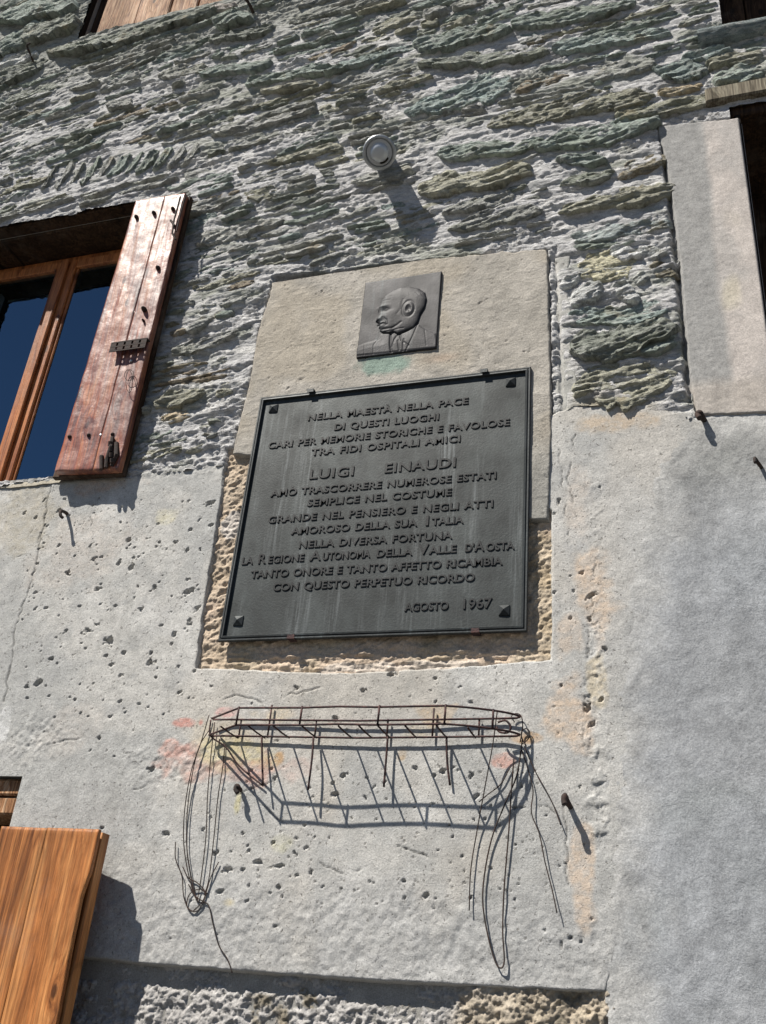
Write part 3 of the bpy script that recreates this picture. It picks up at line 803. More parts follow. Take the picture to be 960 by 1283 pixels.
for i in range(11):           # relieving arch of slabs set on edge above the window
    u = 62 + 17.5 * i; v = 224 - 3.0 * i
    t = math.radians(62 - 1.5 * i + random.uniform(-7, 7)); l = random.uniform(17, 25)
    special(u - l * math.cos(t), v + l * math.sin(t), u + l * math.cos(t), v - l * math.sin(t), random.uniform(20, 27), random.choice(['grey', 'pale', 'green']), random.uniform(.014, .028))

def blocked(x, z, m=0.0):
    for cx, cz, a, b, t in blk:
        dx, dz = x - cx, z - cz
        p = (dx * math.cos(t) + dz * math.sin(t)) / (a + m); q = (-dx * math.sin(t) + dz * math.cos(t)) / (b + m * .6)
        if p * p + q * q < 1: return True
    return False
def free(x, z):
    X = np.array([x]); Z = np.array([z])
    for poly, mm in ((LOW, -.02), (PANEL, -.022), (PIL, -.035), (COAT_R, -.02), (RECESS, -.02)):
        if sdf(X, Z, poly)[0] > mm: return False
    return not in_open(X, Z, .012)[0]
sr = random.Random(5)
s = 1.55
while s < 5.35:
    rowh = sr.choice([.026, .032, .038, .046, .054, .064, .078])
    x = -3.95 + sr.uniform(0, .2)
    while x < 1.2:
        L = min(max(sr.lognormvariate(math.log(.19), .55), .06), .50)
        cx = x + L / 2; cz = s + course(cx) + rowh / 2 + .018 * float(vn(cx * 1.3, s * 2, 3))
        slope = -.056 * min(cx, 0) + sr.uniform(-.05, .05)
        ok = free(cx, cz) and free(cx - L * .45, cz - slope * L * .45) and free(cx + L * .45, cz + slope * L * .45)
        if not ok and L > .14:
            L = .09; cx = x + L / 2; cz = s + course(cx) + rowh / 2
            ok = free(cx, cz) and free(cx - L * .5, cz) and free(cx + L * .5, cz)
        ok = ok and free(cx, cz - rowh * .75) and free(cx, cz + rowh * .5)
        if ok and not (blocked(cx, cz, .02) or blocked(cx - L * .35, cz - slope * L * .35) or blocked(cx + L * .35, cz + slope * L * .35)):
            wgt = [('grey', 8), ('green', 6), ('olive', 5), ('dark', 3), ('teal', 2), ('pale', 4), ('brown', 1)]
            if cz > 3.9: wgt = [('grey', 5), ('green', 8), ('olive', 3), ('dark', 8), ('teal', 2), ('pale', 1)]
            cn = sr.choices([q[0] for q in wgt], [q[1] for q in wgt])[0]
            D = sr.choice([.003, .007, .011, .016, .022, .030])
            if sr.random() < .03: pass
            elif rowh > .05 and sr.random() < .5:
                f = sr.uniform(.38, .62)
                for zz, hh in ((cz - rowh / 2 + rowh * f / 2, rowh * f - .002), (cz + rowh / 2 - rowh * (1 - f) / 2, rowh * (1 - f) - .002)):
                    stones.append(stone_geo(cx + sr.uniform(-.02, .02), zz, L * sr.uniform(.8, 1), hh, slope, sr.choice([.005, .010, .016, .024]), PAL[cn]) + (True,))
            else:
                stones.append(stone_geo(cx, cz, L * 1.03, rowh + .006, slope, D, PAL[cn]) + (True,))
        x += L + sr.uniform(.0, .014)
    s += rowh + sr.uniform(-.002, .004)

def visible(c):
    p = MROT.T @ np.array([c[0], c[1] + DIST, c[2] - EYE])
    u = 480 + FPX * p[0] / -p[2]; v = 641.5 - FPX * p[1] / -p[2]
    return -15 < u < 975 and -12 < v < 1290
vis = []; rest = []
for st in stones:
    c = st[0].mean(0)
    (vis if visible(c) else rest).append(st)
vis.sort(key=lambda q: -q[3])
rest += vis[298:]; vis = vis[:298]
for co, F, cc, ar, rnd in vis:
    c = co.mean(0)
    me = fast_mesh('stone', co - c, F, True, cc)
    o = link('stone', me, M['stone'], house, tuple(c))
if rest:
    off = 0; A = []; B = []; C_ = []
    for co, F, cc, ar, rnd in rest:
        A.append(co); B.append(F + off); C_.append(cc); off += len(co)
    me = fast_mesh('small_stones', np.vstack(A), np.vstack(B), True, np.vstack(C_))
    o = link('small_stones', me, M['stone'], house); o['kind'] = 'stuff'
print('stones', len(vis), len(rest))

# ------------------------------------------------------------------ windows (parts of the house)
def zb(z): return z + EYE
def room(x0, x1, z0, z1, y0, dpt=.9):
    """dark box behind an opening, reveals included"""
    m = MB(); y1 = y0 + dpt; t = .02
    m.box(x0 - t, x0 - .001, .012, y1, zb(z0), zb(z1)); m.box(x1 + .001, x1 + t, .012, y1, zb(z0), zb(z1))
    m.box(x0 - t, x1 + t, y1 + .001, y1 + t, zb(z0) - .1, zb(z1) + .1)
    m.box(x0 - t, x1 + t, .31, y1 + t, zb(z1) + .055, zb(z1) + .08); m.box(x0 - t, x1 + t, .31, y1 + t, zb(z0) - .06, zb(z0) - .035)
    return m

def window(name_, x0, x1, z0, z1, y, fw, cw, wood=None):
    wood = wood or M['window_wood']
    win = MB()
    # outer frame
    win.box(x0, x0 + fw, y, y + .06, zb(z0), zb(z1)); win.box(x1 - fw, x1, y, y + .06, zb(z0), zb(z1))
    win.box(x0 + fw + .0005, x1 - fw - .0005, y + .001, y + .059, zb(z1 - fw), zb(z1)); win.box(x0 + fw + .0005, x1 - fw - .0005, y + .001, y + .059, zb(z0), zb(z0 + fw * .8))
    w = win.build('window', wood, house)
    xm = (x0 + x1) / 2
    for k, (a, b) in enumerate(((x0 + fw - .008, xm - .004), (xm + .004, x1 - fw + .008))):
        m = MB(); yy = y - .022
        zt = z1 - fw + .008; zl = z0 + fw * .8 - .008
        m.box(a, a + cw, yy, yy + .05, zb(zl), zb(zt), .004); m.box(b - cw, b, yy, yy + .05, zb(zl), zb(zt), .004)
        m.box(a + cw + .0005, b - cw - .0005, yy + .001, yy + .049, zb(zt - cw), zb(zt), .004); m.box(a + cw + .0005, b - cw - .0005, yy + .001, yy + .049, zb(zl), zb(zl + cw), .004)
        # glazing bead
        for (p, q, r, s_) in ((a + cw, a + cw + .012, zl + cw, zt - cw), (b - cw - .012, b - cw, zl + cw, zt - cw)):
            m.box(p + .0003, q, yy + .012, yy + .034, zb(r), zb(s_), .003)
        m.build('casement', wood, w)
        g = MB(); g.box(a + cw - .004, b - cw + .004, yy + .020, yy + .026, zb(zl + cw - .004), zb(zt - cw + .004), .0005)
        g.build('pane', M['glass'], w)
    # cover strip over the meeting stiles
    m = MB(); m.box(xm - .019, xm + .019, y - .040, y - .0225, zb(z0 + fw * .8), zb(z1 - fw), .004); m.build('cover_strip', wood, w)
    return w

x0, x1, z0, z1 = OPEN['left']
wl = window('window', x0, x1, z0 - .01, z1 - .012, .235, .05, .047)
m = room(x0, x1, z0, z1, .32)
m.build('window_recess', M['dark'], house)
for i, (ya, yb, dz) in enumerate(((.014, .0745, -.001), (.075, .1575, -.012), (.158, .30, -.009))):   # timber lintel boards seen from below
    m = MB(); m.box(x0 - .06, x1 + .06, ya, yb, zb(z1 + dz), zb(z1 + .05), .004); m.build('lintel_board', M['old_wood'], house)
def sill_fn(X, Y):
    return None
# sloping window sill of mortar
nx, ny = 160, 40
Xs, Ys = np.meshgrid(np.linspace(x0 - .02, x1 + .08, nx), np.linspace(-.006, .27, ny))
Zs = zb(z0) - .004 + .03 * Ys + .004 * fbm(Xs * 12, Ys * 12, 3, 81) - .03 * smooth(1 - (Ys + .006) / .01) + .0015 * fbm(Xs * 60, Ys * 60, 2, 82)
co = np.stack([Xs, Ys, Zs], -1).reshape(-1, 3)
link('window_sill', fast_mesh('window_sill', co, grid_faces(ny, nx), True, np.zeros(co.shape) + np.array((.36, .33, .27))), M['plaster'], house)

# lower left opening: timber lintel in shade, dark room
x0, x1, z0, z1 = OPEN['low']
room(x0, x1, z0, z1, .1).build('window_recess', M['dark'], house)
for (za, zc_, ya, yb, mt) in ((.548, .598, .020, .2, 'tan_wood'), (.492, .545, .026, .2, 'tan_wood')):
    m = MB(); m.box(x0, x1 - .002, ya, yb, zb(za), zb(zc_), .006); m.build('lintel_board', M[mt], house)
# right opening
x0, x1, z0, z1 = OPEN['right']
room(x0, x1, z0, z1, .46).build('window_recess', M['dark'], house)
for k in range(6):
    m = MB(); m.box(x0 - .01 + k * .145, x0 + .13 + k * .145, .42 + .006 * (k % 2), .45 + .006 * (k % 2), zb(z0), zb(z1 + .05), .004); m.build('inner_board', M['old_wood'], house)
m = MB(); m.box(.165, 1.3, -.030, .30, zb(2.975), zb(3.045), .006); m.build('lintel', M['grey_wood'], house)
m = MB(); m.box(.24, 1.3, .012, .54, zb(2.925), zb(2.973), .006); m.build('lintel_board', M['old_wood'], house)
# top right opening with its slate sill
x0, x1, z0, z1 = OPEN['topright']
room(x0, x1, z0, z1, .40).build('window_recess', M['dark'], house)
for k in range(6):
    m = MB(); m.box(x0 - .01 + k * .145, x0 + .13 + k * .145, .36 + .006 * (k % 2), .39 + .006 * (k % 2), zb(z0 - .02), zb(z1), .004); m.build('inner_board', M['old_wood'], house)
nx, nz = 110, 16
Xs, Zs = np.meshgrid(np.linspace(.16, 1.25, nx), np.linspace(0, 1, nz))
Ys = -.045 * np.sin(Zs * math.pi * .62 + .35) - .006 * fbm(Xs * 14, Zs * 2, 3, 84); Zz = zb(3.30) + .062 * Zs + .006 * fbm(Xs * 6, Zs, 2, 85)
Ys = np.where(Zs < .05, .03, Ys); co = np.stack([Xs, Ys, Zz], -1).reshape(-1, 3)
top = np.stack([Xs[-1], Ys[-1] * 0 + .25, Zz[-1] + .004], -1); co2 = np.vstack([co, top])
F = grid_faces(nz + 1, nx)
link('window_sill', fast_mesh('window_sill', co2, F, True, np.zeros(co2.shape) + np.array((.28, .33, .33))), M['stone'], house)
# upper left boarded opening
x0, x1, z0, z1 = OPEN['top']
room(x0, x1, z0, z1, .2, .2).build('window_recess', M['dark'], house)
xx = x0 + .055
for wd in (.235, .20, .16, .19):
    if xx + wd > x1: wd = x1 - xx - .002
    m = MB(); m.box(xx, xx + wd - .006, .035 + random.uniform(0, .012), .08, zb(z0 - .03), zb(z1), .006); m.build('board', M['tan_wood'], house); xx += wd
m = MB(); m.box(x0, x0 + .05, .06, .2, zb(z0), zb(z1), .004); m.build('window_post', M['old_wood'], house)

# ------------------------------------------------------------------ upper shutter
def quadboard(m, c, dpt0, dpt1, thick, b=.003):
    """board between four wall points (x,z) BL BR TR TL whose face is dpt in front of the wall (bottom, top)"""
    fs = [(c[0], dpt0), (c[1], dpt0), (c[2], dpt1), (c[3], dpt1)]
    cx = sum(p[0][0] for p in fs) / 4; cz = sum(p[0][1] for p in fs) / 4
    vs = []
    for lev, ins, off in ((0, b, 0), (1, 0, b), (2, 0, thick - b), (3, b, thick)):
        for (p, d) in fs:
            sx = 1 if p[0] < cx else -1; sz = 1 if p[1] < cz else -1
            vs.append((p[0] + sx * ins, -(d - off), zb(p[1] + sz * ins)))
    F = [(0, 1, 2, 3), (15, 14, 13, 12)]
    for l in range(3):
        for k in range(4): F.append((l * 4 + k, l * 4 + (k + 1) % 4, l * 4 + 4 + (k + 1) % 4, l * 4 + 4 + k))
    m.add(vs, F)

def relief_board(name, corners, d0, d1, thick, mat, parent, nu=30, nv=90, amp=.0025, notch=None, dx=0.0, xref=0.0):
    """thick board whose face is a fine wavy grid, for worn planks"""
    BL, BR, TR, TL = [np.array(q) for q in corners]
    a, b = np.meshgrid(np.linspace(0, 1, nu), np.linspace(0, 1, nv))
    Xf = (BL[0] * (1 - a) + BR[0] * a) * (1 - b) + (TL[0] * (1 - a) + TR[0] * a) * b
    Zf = (BL[1] * (1 - a) + BR[1] * a) * (1 - b) + (TL[1] * (1 - a) + TR[1] * a) * b
    if notch is not None: Xf = Xf - notch(a, Zf)
    d = d0 * (1 - b) + d1 * b + dx * (Xf - xref)
    e = np.minimum(np.minimum(a, 1 - a) * abs(BR[0] - BL[0]), np.minimum(b, 1 - b) * abs(TL[1] - BL[1]))
    h = d + amp * fbm(Xf * 45, Zf * 5, 3, 91) + amp * .7 * fbm(Xf * 14, Zf * 11, 3, 92) - .0018 * smooth(1 - e / .003)
    front = np.stack([Xf, -h, zb(Zf)], -1).reshape(-1, 3)
    n = nu * nv
    rim = np.concatenate([np.arange(nu), np.arange(1, nv) * nu + nu - 1, (nv - 1) * nu + np.arange(nu - 2, -1, -1), np.arange(nv - 2, 0, -1) * nu])
    back = front[rim].copy(); back[:, 1] += thick
    co = np.vstack([front, back]); F = [grid_faces(nv, nu)]
    k = len(rim); i = np.arange(k); F.append(np.stack([rim, n + i, n + (i + 1) % k, rim[(i + 1) % k]], -1))
    me = fast_mesh(name, co, np.vstack(F)[:, ::1], True)
    me.polygons.foreach_set('use_smooth', np.concatenate([np.full(len(F[0]), True), np.full(k, False)]))
    c = co.mean(0); me.transform(Matrix.Translation(Vector(-c)))
    pl = np.array(parent['loc'])
    o = link(name, me, mat, parent, tuple(c - pl)); o['loc'] = [float(q) for q in c]
    return o

def bolt(u, v, d, parent, r=.009, mat='iron', h=.012):
    x, y, z = W(u, v, d)
    m = MB(); m.lathe([(r, -.012), (r, 0), (r * .95, h * .35), (r * .7, h * .75), (r * .3, h)], (x, y, z), (0, -1, 0), 10)
    m.build('bolt', M[mat], parent, True)

DB, DT = .064, .094
bl = P(68, 591, DB); br = P(148, 588, DB); tr = P(232, 241, DT); tl = P(170, 251, DT)
sh = empty('window_shutter', ((bl[0] + br[0]) / 2, -.03, zb(bl[1])), 'reddish varnished wooden shutter folded open right of the upper left window', 'shutter', 'window shutters')
def mixp(a, b, t): return (a[0] * (1 - t) + b[0] * t, a[1] * (1 - t) + b[1] * t)
ts = (0, .56, 1)
for t0, t1 in ((0, .60), (.6008, 1)):
    relief_board('board', [mixp(bl, br, t0), mixp(bl, br, t1), mixp(tl, tr, t1), mixp(tl, tr, t0)], DB, DT, .026, M['shutter_red'], sh, 26, 130, .0036)
m = MB(); c = [(bl[0] - .026, bl[1] - .006), (br[0] + .005, br[1] - .004), (tr[0] + .012, tr[1] + .004), (tl[0] - .020, tl[1] - .004)]
quadboard(m, c, DB - .0275, DT - .0275, .024); m.build('back_board', M['old_wood'], sh)
for (u, v) in ((171, 272), (193, 267), (217, 262), (88, 548), (112, 546), (142, 545), (128, 573)):
    bolt(u, v, DT if v < 400 else DB, sh, .0085)
for (u, v) in ((199, 337), (181, 388)): bolt(u, v, .083, sh, .010, 'iron', .018)
bolt(180, 402, .080, sh, .005)
bolt(164, 452, .077, sh, .006, 'zinc', .003); bolt(126, 545, .067, sh, .006, 'zinc', .003)
# perforated iron catch plate standing off the board
xa, za = P(137, 440, .098); xb, zc2 = P(185, 423, .098)
m = MB(); y0_, y1_ = -.100, -.097; hgt = .046; zt_ = zc2; zm = zt_ - hgt / 2; wd = xb - xa
for (p, q_) in ((zt_ - .006, zt_), (zm - .003, zm + .003), (zt_ - hgt, zt_ - hgt + .006)): m.box(xa, xb, y0_, y1_, zb(p), zb(q_), .0005)
for i in range(5):
    xs = xa + i * (wd - .024) / 4
    for (p, q_) in ((zt_ - .0202, zt_ - .0062), (zt_ - hgt + .0062, zm - .0032)): m.box(xs, xs + .024, y0_ + .0002, y1_ - .0002, zb(p), zb(q_), .0004)
m.box(xa, xb, y1_ + .0002, -.076, zb(zt_ - .003), zb(zt_ - .0002), .0004)
m.build('latch_plate', M['iron'], sh)
# twisted wire loops
m = MB(); pts = []
for k in range(30):
    t = k / 29 * 4 * math.pi
    pts.append(W(162 + 6.0 * math.cos(t) * (1 if k < 15 else .7), 470 + (7 if k < 15 else 14) * math.sin(t) + (0 if k < 15 else 8), .086))
m.tube(pts, .0011, 5); m.build('wire_loop', M['iron'], sh)
# hinge hardware: strap at the upper right edge, knuckle at the lower right
m = MB(); m.tube([W(226, 246, 0.104), W(222, 262, 0.104), W(218, 276, 0.102), W(216, 292, 0.098), W(220, 300, 0.092)], .0042, 6); m.tube([W(214, 276, 0.100), W(219, 283, 0.102)], .005, 6); m.tube([W(232, 246, 0.100), W(226, 268, 0.102), W(221, 290, 0.098)], .0035, 6)
m.build('hinge', M['iron'], sh)
m = MB(); m.tube([W(141, 548, 0.073), W(139, 560, 0.078), W(134, 575, 0.076), W(133, 586, 0.074)], [.0075, .0085, .0085, .007], 8, jitter=.3)
m.tube([W(146, 555, 0.068), W(146, 570, 0.073), W(140, 584, 0.068)], [.007, .01, .008], 8, jitter=.3); m.tube([W(127, 572, 0.073), W(127, 588, 0.072)], .008, 8, jitter=.2)
for k in range(4): m.lathe([(.0075, -.008), (.0075, .008)], W(138 + k * .8, 556 + k * 7, .080), (0, -.3, 1), 8)
m.build('hinge', M['iron'], sh)

# ------------------------------------------------------------------ lower shutter
DL = .132; SLP = .19
xr_t, zt = P(124, 1039, DL)
def dl(x): return DL + SLP * (x - xr_t)
sh2 = empty('window_shutter', (xr_t - .4, -.04, zb(-.9)), 'orange-brown plank shutter standing ajar at the bottom left corner of the wall', 'shutter', 'window shutters')
zbot = -.95
xj, _ = P(54, 1036, .105); xjb, _ = P(1, 1283, .10)
xw = (xj + xjb) / 2
zl = lambda x: zt + .035 * (xr_t - x)
def notch(a, Z):
    t = np.interp(Z, [-1.0, P(90, 1283, DL)[1], P(100, 1200, DL)[1], P(112, 1124, DL)[1], P(118, 1100, DL)[1], P(118, 1095, DL)[1], 1], [.003, .004, .009, .012, .003, .0, 0])
    return t * smooth((a - .5) * 2)
relief_board('board', [(xw + .0008, zbot), (xr_t, zbot), (xr_t, zt), (xw + .0008, zl(xw))], DL, DL, .012, M['shutter_orange'], sh2, 34, 150, .0022, notch, SLP, xr_t)
relief_board('board', [(xw - .185, zbot), (xw - .0008, zbot), (xw - .0008, zl(xw) - .001), (xw - .185, zl(xw - .185))], DL - .001, DL - .001, .024, M['shutter_orange'], sh2, 30, 150, .0022, None, SLP, xr_t)
relief_board('edge_batten', [(xr_t - .10, zbot), (xr_t - .004, zbot), (xr_t - .004, zt - .003), (xr_t - .10, zt - .003)], DL - .0265, DL - .0265, .034, M['shutter_orange'], sh2, 12, 60, .0015, None, SLP, xr_t)
relief_board('cross_batten', [(xw - .18, -.30), (xr_t - .102, -.30), (xr_t - .102, -.20), (xw - .18, -.20)], DL - .0255, DL - .0255, .026, M['shutter_orange'], sh2, 20, 10, .001, None, SLP, xr_t)
bolt(12, 1181, .062, sh2, .0065, 'zinc', .008); bolt(63, 1189, .090, sh2, .0065, 'zinc', .008)
m = MB(); hx = xw - .17; m.tube([(hx + .05, -dl(hx + .05) + .026, zb(-.25)), (hx, -.03, zb(-.25)), (hx - .02, .02, zb(-.25))], .009, 8)
m.build('hinge', M['iron'], sh2)

# ------------------------------------------------------------------ plaque
PD = .024           # plaque face in front of the wall
cs = [P(272, 803, PD), P(660, 790, PD), P(665, 458, PD), P(326, 497, PD)]
px0 = (cs[0][0] + cs[3][0]) / 2; px1 = (cs[1][0] + cs[2][0]) / 2; pz0 = (cs[0][1] + cs[1][1]) / 2; pz1 = (cs[2][1] + cs[3][1]) / 2
pc = ((px0 + px1) / 2, -.012, zb(pz0))
plq = empty('memorial_plaque', pc, 'large dark bronze memorial plaque with raised Italian inscription and four corner studs', 'plaque')
m = MB(); m.box(px0 + .012, px1 - .012, -(PD - .010), -(.012), zb(pz0 + .012), zb(pz1 - .012), .001); m.build('plate', M['bronze'], plq)
# stepped frame moulding: (inset, depth)
prof = [(0, .010), (0, PD - .006), (.002, PD - .003), (.006, PD - .003), (.0075, PD - .005), (.009, PD - .005), (.010, PD - .001), (.0150, PD), (.0165, PD - .002), (.0175, PD - .0105)]
m = MB(); vs = []; fs = []
for ins, dd in prof:
    for (x, z) in ((px0 + ins, pz0 + ins), (px1 - ins, pz0 + ins), (px1 - ins, pz1 - ins), (px0 + ins, pz1 - ins)): vs.append((x, -dd, zb(z)))
for i in range(len(prof) - 1):
    for k in range(4): fs.append((i * 4 + k, i * 4 + (k + 1) % 4, i * 4 + 4 + (k + 1) % 4, i * 4 + 4 + k))
m.add(vs, fs); m.build('frame', M['bronze_frame'], plq)
FACE = PD - .010
for (u, v) in ((343, 512), (640, 479), (632, 765), (299, 778)):
    x, z = P(u, v, FACE); r = .0165; m = MB()
    m.add([(x - r, -FACE + .002, zb(z) - r), (x + r, -FACE + .002, zb(z) - r), (x + r, -FACE + .002, zb(z) + r), (x - r, -FACE + .002, zb(z) + r),
           (x - r * .92, -FACE - .003, zb(z) - r * .92), (x + r * .92, -FACE - .003, zb(z) - r * .92), (x + r * .92, -FACE - .003, zb(z) + r * .92), (x - r * .92, -FACE - .003, zb(z) + r * .92), (x, -FACE - .0125, zb(z))],
          [(3, 2, 1, 0), (0, 1, 5, 4), (1, 2, 6, 5), (2, 3, 7, 6), (3, 0, 4, 7), (4, 5, 8), (5, 6, 8), (6, 7, 8), (7, 4, 8)])
    m.build('corner_stud', M['bronze_frame'], plq)
for (u, v, up) in ((390, 490, 1), (607, 464, 1), (365, 801, 0), (596, 793, 0)):
    x, z = P(u, v, PD); z = pz1 if up else pz0; m = MB()
    za, zc_ = (z - .006, z + .004) if up else (z - .004, z + .006)
    m.box(x - .012, x + .012, -(PD + .005), -.004, zb(za if not up else z + .0005), zb(z - .0005 if not up else zc_), .001)
    m.box(x - .012, x + .012, -(PD + .0075), -(PD + .0052), zb(z - .010 if up else z - .004), zb(z + .004 if up else z + .010), .0008)
    m.build('clip', M['bronze_frame'] if up else M['rusty'], plq)

def text_line(s, u0, v0, u1, v1, cap, big=None):
    """raised letters fitted between two baseline points of the plaque"""
    xa, za = P(u0, v0, FACE); xb, zc3 = P(u1, v1, FACE); z = (za + zc3) / 2
    cu = bpy.data.curves.new('inscription', 'FONT'); cu.body = s; cu.extrude = .0013; cu.offset = .00055; cu.bevel_depth = .0004; cu.bevel_resolution = 0
    cu.resolution_u = 3
    size = cap / .70; cu.size = size; cu.space_word = 1.25
    if big:
        for i, ch in enumerate(s):
            cu.body_format[i].use_small_caps = False
    o = bpy.data.objects.new('inscription', cu); col.objects.link(o)
    if len(s) == 1: big = None
    def wid(sp):
        cu.space_character = sp; bpy.context.view_layer.update(); return o.dimensions.x
    w1 = wid(1.0); w2 = wid(1.4); tgt = xb - xa
    if abs(w2 - w1) < 1e-4: w2 = w1 + 1e-4
    sp = 1.0 + (tgt - w1) / (w2 - w1) * .4; xs = 1.0
    if len(s) == 1: sp = 1.0
    if sp > 1.0: xs = 1 + (sp - 1.0) * .6
    if sp < 1.0: sp, xs = 1.0, tgt / w1
    if xs > 1: w_need = tgt / xs; sp = 1.0 + (w_need - w1) / (w2 - w1) * .4
    if len(s) == 1: xs = min(max(tgt / w1, .85), 1.5)
    wid(sp)
    dg = bpy.context.evaluated_depsgraph_get()
    me = bpy.data.meshes.new_from_object(o.evaluated_get(dg)); me.name = 'inscription'
    bpy.data.objects.remove(o)
    c = np.empty(len(me.vertices) * 3); me.vertices.foreach_get('co', c); c = c.reshape(-1, 3)
    xmin = c[:, 0].min()
    out = np.stack([(c[:, 0] - xmin) * xs, -c[:, 2], c[:, 1]], -1); out[:, 1] -= .0012
    if big:        # taller initials: scale up the letters whose x centre lies in the word starts
        pass
    me.vertices.foreach_set('co', out.ravel()); me.update()
    me.materials.clear(); me.materials.append(M['bronze_letters'])
    ob = bpy.data.objects.new('inscription', me); col.objects.link(ob); ob.parent = plq
    ob.location = (xa - pc[0], -FACE - pc[1], zb(z) - pc[2])
    return ob
C1 = .0245
text_line('NELLA MAESTÀ NELLA PACE', 386, 526.5, 587, 506.5, C1)
text_line('DI QUESTI LUOGHI', 419, 539, 550, 526, C1)
text_line('CARI PER MEMORIE STORICHE E FAVOLOSE', 336, 562, 639, 533, C1)
text_line('TRA FIDI OSPITALI AMICI', 390, 571, 577, 553.5, C1)
text_line('LUIGI', 388, 600, 443, 596, .034)
text_line('EINAUDI', 482, 592.5, 571, 585, .034)
text_line('AMÒ TRASCORRERE NUMEROSE ESTATI', 339, 622.6, 622, 599.5, C1)
text_line('SEMPLICE NEL COSTUME', 385, 634, 566, 621, C1)
text_line('GRANDE NEL PENSIERO E NEGLI ATTI', 336, 655, 618, 636, C1)
_, _ = 0, 0
text_line('AMOROSO DELLA SUA', 365, 669.5, 523, 659.5, C1)
text_line('I', 533.5, 658.5, 537, 658.3, .033)
text_line('TALIA', 541, 658.2, 581, 655.4, C1)
text_line('NELLA DIVERSA FORTUNA', 374.6, 686, 567, 676, C1)
# two lines whose capitals stand taller
text_line('LA', 303, 707.5, 317, 706.8, C1); text_line('R', 323.5, 706.3, 333, 705.8, .033); text_line('EGIONE', 336, 705.6, 381, 703, C1)
text_line('A', 388, 702.5, 402, 701.8, .033); text_line('UTONOMA', 404, 701.6, 464, 698.4, C1); text_line('DELLA', 472, 698, 517, 695.4, C1)
text_line('V', 524, 694.8, 537, 694, .033); text_line('ALLE', 537.5, 694, 572, 692.2, C1); text_line("D'", 583, 691.4, 594, 690.8, C1); text_line('A', 594.5, 690.8, 607, 690, .033); text_line('OSTA', 609, 690, 645, 688, C1)
text_line('TANTO ONORE E TANTO AFFETTO RICAMBIA', 314, 724.5, 630, 707.5, C1)
text_line('CON QUESTO PERPETUO RICORDO', 342, 740, 595, 728.5, C1)
text_line('AGOSTO', 507, 765.5, 562, 764, C1)
text_line('1967', 580.5, 763, 616.5, 761.5, .030)

# ------------------------------------------------------------------ portrait relief
RD = .022
q = [P(447, 445, RD), P(547, 437, RD), P(552, 340, RD), P(457, 352, RD)]
rx0 = (q[0][0] + q[3][0]) / 2; rx1 = (q[1][0] + q[2][0]) / 2; rz0 = (q[0][1] + q[1][1]) / 2; rz1 = (q[2][1] + q[3][1]) / 2
def ZP(pts): return np.array([P(430 + x / 6.857, 330 + y / 6.857, RD) for x, y in pts])
HEAD = ZP([(580, 200), (500, 205), (420, 240), (355, 285), (325, 335), (310, 372), (301, 400), (306, 425), (300, 448), (286, 476), (279, 496), (298, 508), (312, 514), (303, 527), (314, 536), (306, 548), (318, 560), (316, 578), (340, 592), (400, 596), (430, 580), (470, 604), (530, 582), (605, 548), (640, 500), (662, 430), (700, 370), (715, 300), (702, 250), (650, 215)])
BODY = ZP([(100, 708), (200, 672), (300, 644), (318, 596), (400, 590), (470, 604), (560, 565), (645, 500), (664, 525), (720, 562), (800, 590), (830, 720), (60, 800)])
